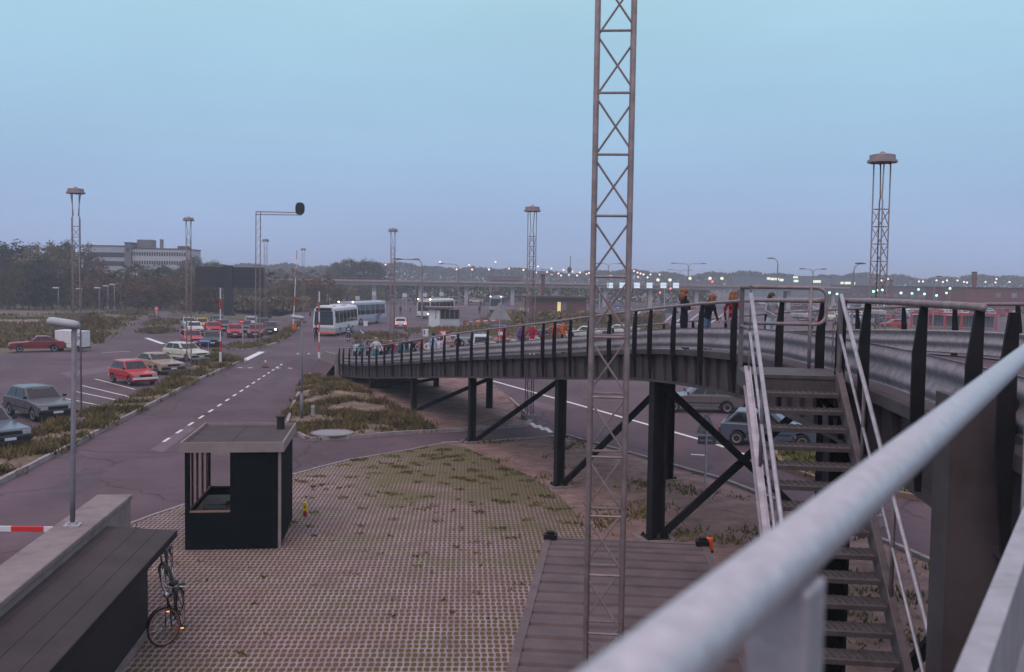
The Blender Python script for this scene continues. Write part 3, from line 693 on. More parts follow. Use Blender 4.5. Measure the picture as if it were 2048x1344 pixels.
mast(at_z(531, 679), .2, 'lattice light mast rising behind the right end of the dark signboard', H=10.3, det=5)
mast(at_z(606, 652), .2, 'smallest far lattice mast just right of the disc signal', H=10.3, det=5)
mast(at_z(784, 727), .4, 'lattice light mast rising behind the people at the low end of the ramp', H=10.2)
mast(at_z(1058, 843), .35, 'lattice light mast on a concrete foot behind the ramp columns', H=9.75)
mast(Vector((9.75, 26.6, 0)), .62, 'lattice light mast at the right, tallest in the picture, behind the bridge railing', H=9.85)
mm = at_y(1210, 1344, 7.5); mast(Vector((.735, 7.5, 0)), -.096, 'big close lattice mast crossing the whole picture from top to bottom', H=13.0, w=.266, head=False, foot=False, r=.020, pitch=.448, det=12)

# thin lamp posts with a flat head
lamp_grey = pm('lamp_post_grey', (.17, .16, .19), .6, .2, var=.25, scale=5)
lamp_shell = pm('lamp_shell', (.40, .42, .44), .5, var=.15, scale=4)
def flat_lamp(loc, h, rz, label, group=None, tilt=.12, s=1.0, on_wall=False):
    o = empty('lamp_post', label, 'lamp post', loc, rz, group)
    m = MB(); m.path([(0, 0, 0), (0, 0, h*.17), (0, 0, h*.171), (0, 0, h)], .050*s, 10) if on_wall else m.path([(0, 0, 0), (0, 0, h)], .045*s, 8)
    if not on_wall: m.tube((0, 0, 0), (0, 0, h*.26), .075*s, n=8)
    m.build('post', lamp_grey, o, local=True, smooth=True)
    m = MB(); rot = Matrix.Rotation(tilt, 3, 'Y'); c = Vector((-.19*s, 0, h+.04*s)); rows = []
    for u, k in ((-.30, .45), (-.27, .85), (-.2, 1), (.15, 1.0), (.24, .9), (.28, .5)):
        rows.append([c + rot @ Vector((u*s, math.cos(q*.5236)*.12*s*k, math.sin(q*.5236)*.085*s*k)) for q in range(12)])
    m.sweep(rows); hd_ = m.build('lamp_head', lamp_shell, o, local=True, smooth=True)
    m = MB(); m.box(c + rot @ Vector((-.05*s, 0, -.055*s)), (.34*s, .13*s, .03*s), rot=rot); m.build('diffuser', grey_p, hd_, local=True)
    if on_wall:
        m = MB(); m.box((0, 0, .015), (.26, .26, .03)); m.box((0, 0, .05), (.14, .14, .05)); m.build('base_plate', galv, o, local=True)
    return o
WZ = 2.1
wl = at_z(145, 1052, WZ)
lp0 = flat_lamp(wl, 3.48, .15, 'grey lamp post with pale flat head bolted on top of the concrete wall', on_wall=True, tilt=.13, s=.9)
lp0.rotation_euler = (0, R(1.0), .15)
lp1 = flat_lamp(at_z(603.5, 838), 4.62, .1, 'slim lamp post with flat head on the grassy bank left of the ramp')
for px, yb, yt, lab in ((117, 628, 577, 'short lamp post alone at the far left in front of the dark trees'), (163, 628, 579, 'short lamp post second from the left beside the sand track'), (199, 628, 577, 'third short lamp post along the hedge'), (216, 620, 573, 'fourth short lamp post along the hedge'), (229, 621, 570, 'fifth short lamp post along the hedge'), (241, 612, 568, 'last short lamp post of the row along the hedge')):
    p = at_z(px, yb+6); hh = (yb+6-yt)/(FPX/p.y); flat_lamp(p, hh, .2, lab, 'short lamp posts by the hedge', s=1.6, tilt=.02)

# ------------------------------------------------------------------ concrete wall, bicycle shed, barrier
dw = Vector((.118, -.993, 0)); pw = Vector((.993, .118, 0))
w0 = at_z(229, 989, WZ); w0.z = 0
m = MB(); c = w0 + dw*8.0
rot = Matrix((pw, -dw, Vector((0, 0, 1)))).transposed()
m.box(c + up(1.0), (.62, 16, 2.0), rot=rot); m.box(c + up(2.05) , (.68, 16.06, .1), rot=rot)
tag(m.build('concrete_wall', concrete, bevel=.02), 'thick pale concrete wall running to the bottom left corner', 'wall')
sh = empty('bicycle_shed', 'low dark shed with felt roof along the concrete wall', 'shed', (-7.2, 14, 0))
e0, e1 = at_z(352, 1061, 1.78), at_z(108, 1331, 1.78); f0 = at_z(194, 1044, 1.90)
de = (e1-e0).normalized(); Ls = 13.0; f0 = e0 + (f0-e0).dot(Vector((de.y, -de.x, 0)))*Vector((de.y, -de.x, 0)) + up(f0.z-e0.z); 
acr = (f0-e0); acr_n = acr.normalized()
m = MB()
m.prism([e0, e0+up(-.07), f0+up(-.07), f0], de*Ls)
for u in (.22, .46, .72): m.beam(e0+acr*u+up(.004), e0+acr*u+up(.004)+de*Ls, .015, .003, up=Vector((0, 0, 1)))
m.build('roof', felt2, sh)
m = MB(); m.beam(e0+up(-.05)-acr_n*.012+Vector((0,0,0)), e0+up(-.05)-acr_n*.012+de*Ls, .02, .12); m.build('fascia', steel_dk, sh)
wb = Vector((e0.x, e0.y, 0)) + Vector((acr.x, acr.y, 0)).normalized()*.42
m = MB(); ac2 = Vector((acr.x, acr.y, 0)).normalized()
m.prism([wb + de*.35, wb + de*.35 + ac2*1.05, wb + de*.35 + ac2*1.05 + up(1.75), wb + de*.35 + up(1.72)], de*12.4); m.build('wall', black, sh)
m = MB()
for k in range(6): m.beam(wb + de*(.3+2.1*k) - ac2*.30 + up(1.70), wb + de*(.3+2.1*k) + ac2*.2 + up(1.70), .05, .1)
m.build('rafter', steel_dk, sh)
m = MB(); m.beam(wb - ac2*.04 + de*.4 + up(.06), wb - ac2*.04 + de*12.5 + up(.06), .08, .12); m.build('sill', concrete, sh)
bar = empty('road_barrier', 'red and white barrier arm left of the concrete wall', 'barrier', (-9.0, 21.4, 0))
m = MB(); m.box((-8.75, 21.5, .5), (.34, .34, 1.0)); m.build('post', orange_p, bar)
m = MB()
yb_ = at_z(60, 1058, 1.0).y
for k in range(12):
    m.cur = k % 2; x1 = -9.94-.70*k+.0; m.box((x1-.35+.69, yb_, 1.0), (.70, .05, .11))
m.build('barrier_arm', [white_p, redsign], bar)

# ------------------------------------------------------------------ kiosk
K0 = at_z(370, 1104); K1 = at_z(556, 1110); kx = (K1-K0); KW = kx.length*.985; ka = math.atan2(kx.y, kx.x)+.185
kb = empty('kiosk', 'small black wooden booth with pale roof edge and corner window', 'kiosk', K0, ka)
KD, KH = 3.0, 2.36
m = MB(); wx0, wx1, wz0, wz1 = .11, 1.03, .93, KH-.02      # front window opening
m.box((KW/2+wx1/2, .04, KH/2), (KW-wx1, .08, KH)); m.box((wx0/2, .04, KH/2), (wx0, .08, KH)); m.box(((wx0+wx1)/2, .04, wz0/2), (wx1-wx0, .08, wz0))
m.box((KW-.04, KD/2+.04, KH/2), (.08, KD-.08, KH)); m.box((.04, KD/2+.08, wz0/2), (.08, KD-.16, wz0))
m.box((KW/2, KD-.04, wz0/2), (KW-.1, .08, wz0)); m.box((KW-.55, KD-.04, KH/2), (.9, .08, KH)); m.box((.04, KD-.06, KH/2), (.08, .12, KH))
m.build('wall', kiosk_m, kb, local=True)
m = MB(); m.box((KW/2, KD/2, .05), (KW-.2, KD-.2, .06)); m.build('floor', wood, kb, local=True)
m = MB(); 
for z in (0, 1): pass
m.box((KW-.012, -.006, KH/2), (.07, .016, KH)); m.box((KW+.005, .02, KH/2), (.016, .07, KH)); m.build('corner_trim', fascia, kb, local=True)
m = MB(); ov = .09; hf = .24
for c, d in (((KW/2, -ov+.02, KH+hf/2), (KW+2*ov, .04, hf)), ((KW/2, KD+ov-.02, KH+hf/2), (KW+2*ov, .04, hf)), ((-ov+.02, KD/2, KH+hf/2), (.04, KD+2*ov-.08, hf)), ((KW+ov-.02, KD/2, KH+hf/2), (.04, KD+2*ov-.08, hf))): m.box(c, d)
m.build('fascia', fascia, kb, local=True)
m = MB(); m.box((KW/2, KD/2, KH+.09), (KW+2*ov-.082, KD+2*ov-.082, .16)); m.box((KW/2-.1, KD/2, KH+.174), (.03, KD, .008)); rf = m.build('roof', felt, kb, local=True); XF[rf.name] = XF[kb.name]
m = MB(); m.tube((KW-.25, KD-.55, KH+.15), (KW-.25, KD-.55, KH+.47), .10, n=14); m.tube((KW-.25, KD-.55, KH+.47), (KW-.25, KD-.55, KH+.51), .12, n=14); m.build('vent_pipe', black, rf, local=True)
kf = MB(); kf.box(((wx0+wx1)/2, .02, wz0+.02), (wx1-wx0, .10, .035)); kf.box((.05, KD/2, wz0+.02), (.10, KD-.2, .035)); kf.box((KW/2-.45, KD-.05, wz0+.02), (KW-.9, .1, .035))
for y in (.62, 1.25, 1.95, 2.6): kf.box((.05, y, (wz0+wz1)/2), (.05, .12, wz1-wz0))
fr = kf.build('window_frame', wood, kb, local=True); XF[fr.name] = XF[kb.name]
gl = bpy.data.materials.new('window_glass'); gl.use_nodes = True; tt = gl.node_tree; bb = tt.nodes['Principled BSDF']
bb.inputs['Transmission Weight'].default_value = 1; bb.inputs['Roughness'].default_value = .02; bb.inputs['IOR'].default_value = 1.02
nn = nd(tt, 'ShaderNodeTexNoise'); rr = nd(tt, 'ShaderNodeValToRGB'); tt.links.new(nn.outputs[0], rr.inputs[0]); rr.color_ramp.elements[0].color = (.93, .92, .92, 1); rr.color_ramp.elements[1].color = (.98, .98, .98, 1); tt.links.new(rr.outputs[0], bb.inputs['Base Color'])
m = MB(); m.quad((wx0, .05, wz0), (wx1, .05, wz0), (wx1, .05, wz1), (wx0, .05, wz1)); m.build('pane', gl, fr, local=True)
m = MB(); m.quad((.05, .1, wz0), (.05, KD-.1, wz0), (.05, KD-.1, wz1), (.05, .1, wz1)); m.build('pane', gl, fr, local=True)
dk = empty('desk', 'brown desk inside the black booth', 'desk', kb.matrix_world @ Vector((0, 0, 0)))
KM = XF[kb.name]
def kl(p): return KM @ Vector(p)
bpy.data.objects.remove(dk)
m = MB(); m.box((0, 0, .80), (.80, 1.9, .05)); 
for x in (-.35, .35):
    for y in (-.9, .9): m.box((x, y, .39), (.05, .05, .78))
dk = tag(m.build('desk', pm('dark_desk', (.07, .045, .035), .7)), 'dark brown desk standing inside the black booth behind its window', 'desk'); dk.location = kl((.56, 1.15, .08)); dk.rotation_euler = (0, 0, ka)
m = MB(); rg = random.Random(3)
m.box((-.02, -.05, .004), (.50, .36, .006)); m.box((.10, .28, .012), (.34, .24, .02), rz=.4); m.box((-.05, .2, .024), (.3, .2, .006), rz=-.3)
m.cur = 1; m.ell((.24, .30, .05), (.07, .10, .05))
pp = tag(m.build('papers', [paper, red_p]), 'white papers lying on the desk in the black booth', 'papers'); pp.location = kl((.60, .72, .91)); pp.rotation_euler = (0, 0, ka)

# ------------------------------------------------------------------ yellow marker post, small blue post
ym = at_z(610, 1036)
o = empty('marker_post', 'short yellow and red marker post standing on the lattice paving', 'marker post', ym)
m = MB(); m.box((0, 0, .10), (.085, .06, .20)); m.build('base', red_p, o, local=True, bevel=.008)
m = MB(); m.box((0, 0, .30), (.105, .075, .21)); m.box((0, 0, .415), (.09, .06, .025)); m.cur = 1; m.box((.005, -.039, .31), (.03, .006, .04)); m.build('cap', [yellow_p, black], o, local=True, bevel=.006)
sb = at_z(626, 831, .1)
o = empty('marker_post', 'small pale blue marker post in the grass bank beside the slim lamp', 'marker post', sb)
m = MB(); m.tube((0, 0, 0), (0, 0, .42), .09, .08, 10); m.build('base', grey_p, o, local=True); m = MB(); m.tube((0, 0, .36), (0, 0, .46), .10, .09, 10); m.build('cap', pm('pale_blue', (.32, .42, .50), .6), o, local=True)

# ------------------------------------------------------------------ freight container with corrugated roof
C0 = at_z(1090, 1072, 2.59); dc = Vector((-.105, -.9945, 0)); pc = Vector((.9945, -.105, 0)); CW, CL = 2.44, 6.06
cn_ = empty('freight_container', 'dark freight container with ribbed roof below the close mast', 'container', (C0.x, C0.y, 0))
def cp(x, y, z): return Vector((C0.x, C0.y, 0)) + pc*x + dc*y + up(z)
m = MB(); prof = []; y = .16
while y < CL-.2:
    prof += [(y, 0), (y+.16, 0), (y+.185, -.035), (y+.25, -.035), (y+.275, 0)]; y += .275 if int(y*10) % 2 else .40
prof = [(.03, 0)] + prof + [(CL-.03, 0)]
m.sweep([[cp(x, a, 2.575+b) for a, b in prof] for x in (.09, CW-.09)], closed_prof=False); m.build('roof', pm('container_roof', (.105, .075, .080), .75, var=.4, scale=1.4, detail=9, bump=.15), cn_)
m = MB()
for x in (.05, CW-.05): m.beam(cp(x, 0, 2.545), cp(x, CL, 2.545), .10, .08); m.beam(cp(x, 0, .2), cp(x, CL, .2), .10, .16)
for yy in (.05, CL-.05):
    m.beam(cp(.1, yy, 2.54), cp(CW-.1, yy, 2.54), .10, .09); m.beam(cp(.1, yy, .2), cp(CW-.1, yy, .2), .10, .16)
    for x in (.06, CW-.06): m.beam(cp(x, yy, .1), cp(x, yy, 2.5), .12, .12)
m.build('frame', pm('container_frame', (.12, .085, .088), .7, var=.3), cn_)
m = MB()
for sgn, x in ((1, .07), (-1, CW-.07)):
    pr = []; yy = .1
    while yy < CL-.25: pr += [(yy, 0), (yy+.07, 0), (yy+.1, .035), (yy+.18, .035)]; yy += .21
    m.sweep([[cp(x+sgn*b, a, z) for a, b in pr] for z in (.25, 2.51)], closed_prof=False)
m.quad(cp(.1, .08, .25), cp(CW-.1, .08, .25), cp(CW-.1, .08, 2.5), cp(.1, .08, 2.5)); m.quad(cp(.1, CL-.08, .25), cp(CW-.1, CL-.08, .25), cp(CW-.1, CL-.08, 2.5), cp(.1, CL-.08, 2.5))
m.build('wall', pm('container_side', (.11, .08, .085), .7, var=.3), cn_)
for x in (.09, CW-.09):
    for yy in (.09, CL-.09):
        m = MB(); m.box(cp(x, yy, 2.60), (.19, .19, .10), rot=Matrix((pc, -dc, Vector((0, 0, 1)))).transposed()); m.tube(cp(x, yy, 2.65), cp(x, yy, 2.69), .06, n=10); m.build('corner_casting', steel_dk, cn_)
bp0 = at_y(1417, 1104, 14.75)
bc = empty('warning_beacon', 'amber warning beacon on a thin pole at the container corner', 'beacon', (bp0.x, bp0.y, 0))
m = MB(); m.tube((bp0.x, bp0.y, .05), bp0, .014); m.build('pole', steel_dk, bc)
m = MB(); m.tube(bp0, bp0+up(.035), .075, n=16); m.build('base', black, bc)
m = MB(); m.path([bp0+up(.036), bp0+up(.16), bp0+up(.20), bp0+up(.215)], .062, 16); m.build('lens', amber, bc, smooth=True)

# ------------------------------------------------------------------ bicycles
def bicycle(loc, rz, label, rim, lean=.0, steer=.5):
    o = empty('bicycle', label, 'bicycle', loc, rz, 'bicycles parked by the shed'); o.rotation_euler = (lean, 0, rz)
    SR = Matrix.Translation((.40, 0, 0)) @ Matrix.Rotation(steer, 4, 'Z') @ Matrix.Translation((-.40, 0, 0))
    def tw(m, x): 
        if x > .2: m.v = [SR @ v for v in m.v]
        return m
    def wheel(x):
        m = MB(); m.path([(x+.325*math.cos(a*.196), 0, .335+.325*math.sin(a*.196)) for a in range(32)], .018, 6, closed=True); w_ = tw(m, x).build('wheel', rubber, o, local=True, smooth=True)
        m = MB(); m.path([(x+.30*math.cos(a*.196), 0, .335+.30*math.sin(a*.196)) for a in range(32)], .016, 6, closed=True); m.tube((x, -.05, .335), (x, .05, .335), .02)
        tw(m, x).build('rim', rim, w_, local=True)
        m = MB()
        for k in range(14):
            a = k*.4488; m.path([(x, .02*(-1)**k, .335), (x+.30*math.cos(a), 0, .335+.30*math.sin(a))], .0022, 4)
        tw(m, x).build('spoke_web', chrome, w_, local=True)
    wheel(-.52); wheel(.52)
    m = MB()
    for a, b, r in (((-.05, 0, .28), (-.20, 0, .80), .016), ((-.05, 0, .28), (.36, 0, .72), .018), ((-.18, 0, .72), (.34, 0, .83), .016), ((.33, 0, .90), (.40, 0, .62), .018)): m.tube(a, b, r)
    for y in (-.05, .05): m.tube((-.52, y, .335), (-.05, y*.6, .28), .010); m.tube((-.52, y, .335), (-.18, y*.4, .74), .009); m.tube((.40, y*.8, .64), (.52, y, .335), .012)
    m.build('frame', black, o, local=True, smooth=True)
    m = MB(); m.path([(.20, -.30, .98), (.28, -.22, 1.0), (.34, -.06, .97), (.34, .06, .97), (.28, .22, 1.0), (.20, .30, .98)], .013, 8); m.tube((.33, 0, .88), (.34, 0, .98), .014); tw(m, 1).build('handlebar', chrome, o, local=True, smooth=True)
    m = MB(); m.ell((-.22, 0, .88), (.14, .09, .04)); m.tube((-.2, 0, .78), (-.215, 0, .86), .012); m.build('saddle', rubber, o, local=True, smooth=True)
    m = MB(); m.tube((-.05, -.08, .28), (-.05, .08, .28), .025); m.path([(-.05+.09*math.cos(a*.5236), -.07, .28+.09*math.sin(a*.5236)) for a in range(12)], .006, 5, closed=True)
    m.tube((-.05, .09, .28), (.06, .09, .15), .010); m.tube((-.05, -.09, .28), (-.16, -.09, .41), .010); m.build('crank', chrome, o, local=True)
    for c in ((.06, .13, .15), (-.16, -.13, .41)):
        m = MB(); m.box(c, (.09, .09, .025)); m.cur = 1; m.box((c[0]+.047, c[1], c[2]), (.008, .06, .018)); m.build('pedal', [rubber, lamp_o], o, local=True)  # amber strip glows in place of light thrown back by the pedal reflector
    for x, a0 in ((-.52, .2), (.52, .3)):
        m = MB(); m.sweep([[(x+.365*math.cos(a0+k*.2), -.025, .335+.365*math.sin(a0+k*.2)), (x+.365*math.cos(a0+k*.2), .025, .335+.365*math.sin(a0+k*.2)), (x+.358*math.cos(a0+k*.2), 0, .335+.358*math.sin(a0+k*.2))] for k in range(14)]); tw(m, x).build('mudguard', black, o, local=True)
    m = MB(); m.box((-.72, 0, .67), (.33, .12, .015)); m.tube((-.84, .05, .67), (-.55, .06, .35), .006); m.tube((-.84, -.05, .67), (-.55, -.06, .35), .006); m.build('carrier', steel_dk, o, local=True)
    m = MB(); m.ell((.45, 0, .88), (.05, .045, .05)); m.build('lamp', chrome, o, local=True)
    return o
b0 = at_z(330, 1292, .0); bicycle(b0 + Vector((.06, .42, .045)), R(-82), 'bicycle with reddish tyre rim leaning at the shed edge, nearest the camera', pm('rust_rim', (.36, .17, .13), .5, .2), lean=.10, steer=-.75)
b1 = at_z(316, 1190, .0); bicycle(b1 + Vector((.14, .25, .045)), R(-78), 'dark bicycle half hidden under the shed roof behind the other bicycle', rimm, lean=.14)
# ------------------------------------------------------------------ cars
def paint(name, c, r=.35): m = pm('car_paint_'+name, c, r, .0, var=.10, scale=1.5, spec=.5); m.node_tree.nodes['Principled BSDF'].inputs['Coat Weight'].default_value = .4; m.node_tree.nodes['Principled BSDF'].inputs['Coat Roughness'].default_value = .08; return m
P = dict(red=paint('red', (.46, .014, .022)), dkred=paint('dark_red', (.22, .018, .026)), white=paint('white', (.60, .61, .60)), cream=paint('cream', (.58, .55, .46)),
         beige=paint('beige', (.34, .235, .165)), grey=paint('grey', (.060, .062, .075)), dgrey=paint('dark_grey', (.032, .036, .046)), blue=paint('blue_grey', (.075, .092, .140)),
         silver=paint('silver', (.38, .42, .45)), yellow=paint('yellow', (.55, .33, .05)), brown=paint('grey_brown', (.12, .098, .104)), pink=paint('faded_red', (.46, .075, .085)))
KIND = dict(
    mini=dict(L=3.5, W=1.52, H=1.40, nose=.70, hood=.86, belt=.88, wb=.62, wt=.10, rt=-1.28, rb=-1.66, trunk=.72, wr=.28, fw=1.12, rw=-1.22),
    hatch=dict(L=4.0, W=1.64, H=1.40, nose=.72, hood=.88, belt=.90, wb=.72, wt=.08, rt=-1.30, rb=-1.86, trunk=.86, wr=.29, fw=1.25, rw=-1.28),
    sedan=dict(L=4.35, W=1.68, H=1.40, nose=.74, hood=.88, belt=.90, wb=.72, wt=.12, rt=-.98, rb=-1.48, trunk=.92, wr=.30, fw=1.35, rw=-1.30),
    coupe=dict(L=4.25, W=1.66, H=1.33, nose=.74, hood=.87, belt=.89, wb=.62, wt=.00, rt=-.75, rb=-1.72, trunk=.86, wr=.30, fw=1.32, rw=-1.28),
    wagon=dict(L=4.35, W=1.68, H=1.43, nose=.74, hood=.88, belt=.90, wb=.74, wt=.14, rt=-1.78, rb=-2.08, trunk=.80, wr=.30, fw=1.35, rw=-1.30),
    van=dict(L=4.3, W=1.72, H=1.90, nose=.90, hood=1.02, belt=1.06, wb=1.42, wt=1.02, rt=-2.06, rb=-2.12, trunk=.80, wr=.31, fw=1.35, rw=-1.30))
def car_bits(k, bump_m=None):
    """returns named shapes of one car in its own axes: x forward, origin on the ground below its middle"""
    L, Wd, H = k['L'], k['W'], k['H']; h = L/2; y = Wd/2; wr = k['wr']; out = []
    def arch(xc):
        return [(xc+(wr+.06)*math.cos(a), .30+(wr+.04)*math.sin(a)) for a in [i*math.pi/8 for i in range(0, 9)]]
    fa = [p for p in arch(k['fw'])]; ra = [p for p in arch(k['rw'])]
    side = [(h-.06, .22)] + [(x, max(z, .24)) for x, z in fa] + [(x, max(z, .24)) for x, z in ra] + [(-h+.10, .26), (-h+.0, .40), (-h+.01, .62), (-h+.05, k['trunk']), (k['rb'], k['belt']), (k['wb'], k['hood']+.01), (k['wb']+.35, k['hood']-.03), (h-.10, k['nose']+.03), (h-.02, k['nose']-.06), (h, .40)]
    m = MB(); rows = []
    for t_ in (-1, -.93, -.5, .5, .93, 1):
        rows.append([(x*(1-.025*(abs(t_) > .9)-.02*(abs(t_) > .99)), t_*y, z if abs(t_) < .99 or z > .3 else z+.02) for x, z in side])
    m.sweep(rows)
    yb, yt = y-.035, y-.17
    c8 = [(k['wb']+.03, k['belt']-.04, yb), (k['rb']-.02, k['belt']-.04, yb), (k['rt'], H-.02, yt), (k['wt'], H-.02, yt)]
    m.sweep([[(c8[i][0], s_*c8[i][2]*f_, c8[i][1]+dz*(i > 1)) for i in range(4)] for s_, f_, dz in ((-1, 1, 0), (-1, .55, .025), (1, .55, .025), (1, 1, 0))])
    out.append(('body', m, 'paint', dict(tri=True, bevel=.035)))
    def panel(a, b, c, d, u0, u1, v0, v1, off):
        a, b, c, d = map(Vector, (a, b, c, d)); n = (b-a).cross(d-a).normalized()
        def q(u, v): return (a.lerp(b, u)).lerp(d.lerp(c, u), v) + n*off
        mm_ = MB(); f = [q(u0, v0), q(u1, v0), q(u1, v1), q(u0, v1)]; mm_.prism([p-n*.004 for p in f], n*.008); return mm_
    wb, rb_, rt, wt = c8
    out.append(('windscreen', panel((wb[0], -yb, wb[1]), (wb[0], yb, wb[1]), (wt[0], yt, wt[1]), (wt[0], -yt, wt[1]), .06, .94, .16, .90, .012), 'glass', {}))
    out.append(('rear_window', panel((rb_[0], yb, rb_[1]), (rb_[0], -yb, rb_[1]), (rt[0], -yt, rt[1]), (rt[0], yt, rt[1]), .09, .91, .22, .88, .012), 'glass', {}))
    spl = [(.10, .50), (.54, .93)] if L < 4.2 else [(.09, .38), (.41, .69), (.72, .93)]
    for s_ in (1, -1):
        A = (wb[0], s_*yb, wb[1]); B = (rb_[0], s_*yb, rb_[1]); C = (rt[0], s_*yt, rt[1]); D_ = (wt[0], s_*yt, wt[1])
        for u0, u1 in spl:
            out.append(('side_window', panel(A, B, C, D_, u0, u1, .18, .88, .012 if s_ > 0 else -.012), 'glass', {}))
    for xw in (k['fw'], k['rw']):
        for s_ in (1, -1):
            m = MB(); c = Vector((xw, s_*(y-.10), wr)); rows = []
            for yy, r_ in ((-.085, wr-.03), (-.06, wr), (.06, wr), (.085, wr-.03)): rows.append([c + Vector((r_*math.cos(a*.3491), yy, r_*math.sin(a*.3491))) for a in range(18)])
            m.sweep(rows); r2 = MB(); r2.sweep([[c + Vector((q*math.cos(a*.5236), s_*yy, q*math.sin(a*.5236))) for a in range(12)] for yy, q in ((.07, wr*.62), (.092, wr*.60), (.075, wr*.25))])
            out.append(('wheel', m, 'rubber', dict(sub=[('rim', r2, 'rim')])))
    m = MB(); m.box((h-.04, 0, .44), (.13, Wd-.02, .13)); out.append(('bumper', m, 'bumper', dict(bevel=.02)))
    m = MB(); m.box((-h+.04, 0, .46), (.13, Wd-.02, .13)); out.append(('bumper', m, 'bumper', dict(bevel=.02)))
    m = MB(); m.box((h-.030, 0, k['nose']-.10), (.06, Wd*.50, .12)); 
    for j in range(3): m.box((h-.002, 0, k['nose']-.14+.04*j), (.012, Wd*.48, .008))
    out.append(('grille', m, 'black', {}))
    for s_ in (1, -1):
        m = MB(); m.box((h-.025, s_*(y-.23), k['nose']-.10), (.07, .29, .15)); out.append(('headlight', m, 'headlight', {}))
        m = MB(); m.box((-h+.015, s_*(y-.19), .64), (.07, .27, .17)); out.append(('tail_light', m, 'tail', {}))
        m = MB(); m.box((k['wb']-.05, s_*(y+.05), k['belt']+.10), (.07, .15, .10)); out.append(('mirror', m, 'black', {}))
    for xx, d in ((h+.027, 1), (-h-.027, -1)):
        m = MB(); m.box((xx, 0, .43), (.012, .42, .10)); out.append(('number_plate', m, 'plate', {}))
    m = MB()
    for s_ in (1, -1):
        for xx in (k['wb']-.22, k['wb']-1.22): m.box((xx, s_*(y+.002), .60), (.012, .006, .52))
        m.box((-.05, s_*(y+.004), .52), (k['fw']-k['rw']-.8, .012, .045))
    out.append(('trim', m, 'black', {}))
    return out
def car(kind, label, paintk, px, py, hdg, lit=None, bumper='black', group='cars in the car park', loc=None, sc=1.0, z=0.0, name='parked_car'):
    k = KIND[kind]; loc = loc if loc is not None else at_z(px, py, z); o = empty(name, label, 'car', loc, R(hdg), group)
    mm_ = dict(paint=P[paintk], glass=glass, rubber=rubber, rim=rimm, bumper={'black': black, 'chrome': chrome, 'white': white_p}[bumper], black=black, headlight=hl_off, tail=tl_off, plate=white_p)
    if lit == 'tail': mm_['tail'] = lamp_r
    for n, m, mk_, kw in car_bits(k):
        sub = kw.pop('sub', None); c = m.build(n, mm_[mk_], o, local=True, **kw)
        if sub:
            for sn, sm, sk in sub: sm.build(sn, mm_[sk], c, local=True)
    h, y = k['L']/2, k['W']/2
    if lit == 'amber':
        m = MB(); m.ell((h-.02, y-.10, k['nose']-.10), (.06, .09, .07)); m.build('indicator', lamp_o, o, local=True)
    if lit in ('head', 'head1'):
        for s_ in ((1, -1) if lit == 'head' else (1,)):
            m = MB(); m.ell((h-.0, s_*(y-.24), k['nose']-.10), (.05, .13, .09)); m.build('headlamp_bulb', lamp_w, o, local=True)
    if sc != 1: o.scale = (sc,)*3
    return o
car('mini', 'small bright red hatchback with white bumper parked by the kerbed strip', 'red', 266, 767, -45, bumper='white')
car('coupe', 'beige fastback parked just behind the small bright red hatchback', 'beige', 316, 745, -43)
car('hatch', 'cream white hatchback parked next to the beige fastback', 'cream', 372, 721, -38, bumper='black')
car('hatch', 'dark grey hatchback at the left edge behind the tall grey lamp post', 'grey', 78, 834, -42)
car('sedan', 'blue grey car mostly cut off at the left edge', 'blue', -34, 888, -38)
car('coupe', 'dark red sports car beside the white box trailer', 'dkred', 74, 703, 208)
G2 = 'cars parked in rows by the signboard'
car('wagon', 'faded red car with lit amber lamp behind the cream white hatchback', 'pink', 384, 690, -64, 'amber', group=G2)
car('hatch', 'dark grey car facing the camera in front of the red cars', 'dgrey', 424, 692, -72, group=G2)
car('sedan', 'white saloon at the left end of the car rows', 'white', 388, 668, -66, group=G2)
car('mini', 'small yellow car behind the white saloon', 'yellow', 404, 659, -66, group=G2)
car('sedan', 'red saloon behind the dark grey car facing the camera', 'red', 426, 668, -68, group=G2)
car('hatch', 'blue grey car in the back row behind the red saloons', 'blue', 446, 662, -70, group=G2)
car('sedan', 'red saloon right of the dark grey car, beside the no-entry sign', 'red', 470, 674, -74, group=G2)
car('hatch', 'dark car behind the no-entry sign', 'grey', 490, 664, -74, group=G2)
car('sedan', 'dark red car with pale bonnet at the right end of the rows', 'dkred', 512, 674, -78, group=G2)
car('sedan', 'dark car with one headlight on at the right end of the rows', 'dgrey', 541, 668, -78, 'head1', group=G2)
car('hatch', 'grey car behind the white saloon at the left end of the rows', 'silver', 378, 657, -66, group=G2)
car('sedan', 'dark blue car in the last row left of the signboard column', 'blue', 436, 652, -68, group=G2)
car('hatch', 'pale car in the last row right of the signboard column', 'silver', 502, 655, -74, group=G2)
car('wagon', 'dark estate in the last row near the waste bin', 'dgrey', 526, 659, -76, group=G2)
G3 = 'cars on the road beyond the bridge'
car('sedan', 'silver car behind the ramp between the yield sign and the estate', 'silver', 898, 700, 80, group=G3, name='car')
car('hatch', 'white car on the road right of the purple jacket', 'white', 1165, 676, 170, group=G3, name='car')
car('sedan', 'blue grey car on the road behind the ramp middle', 'blue', 1112, 672, 175, group=G3, name='car')
car('sedan', 'grey brown saloon behind the bridge column, under the girder', 'brown', 1398, 822, 176, group=G3, name='car')
car('hatch', 'blue grey hatchback seen behind the steel stairs', 'blue', 1541, 889, -18, group=G3, name='car')
car('hatch', 'red car mostly hidden behind the steel stairs', 'red', 1512, 824, 172, group=G3, name='car')
car('hatch', 'white hatchback driving away near the tall rusty pole', 'white', 801, 656, 96, 'tail', group=G3, name='car')
car('van', 'white van seen from behind between the people on the ramp', 'white', 962, 708, 92, group=G3, sc=.9, name='car')
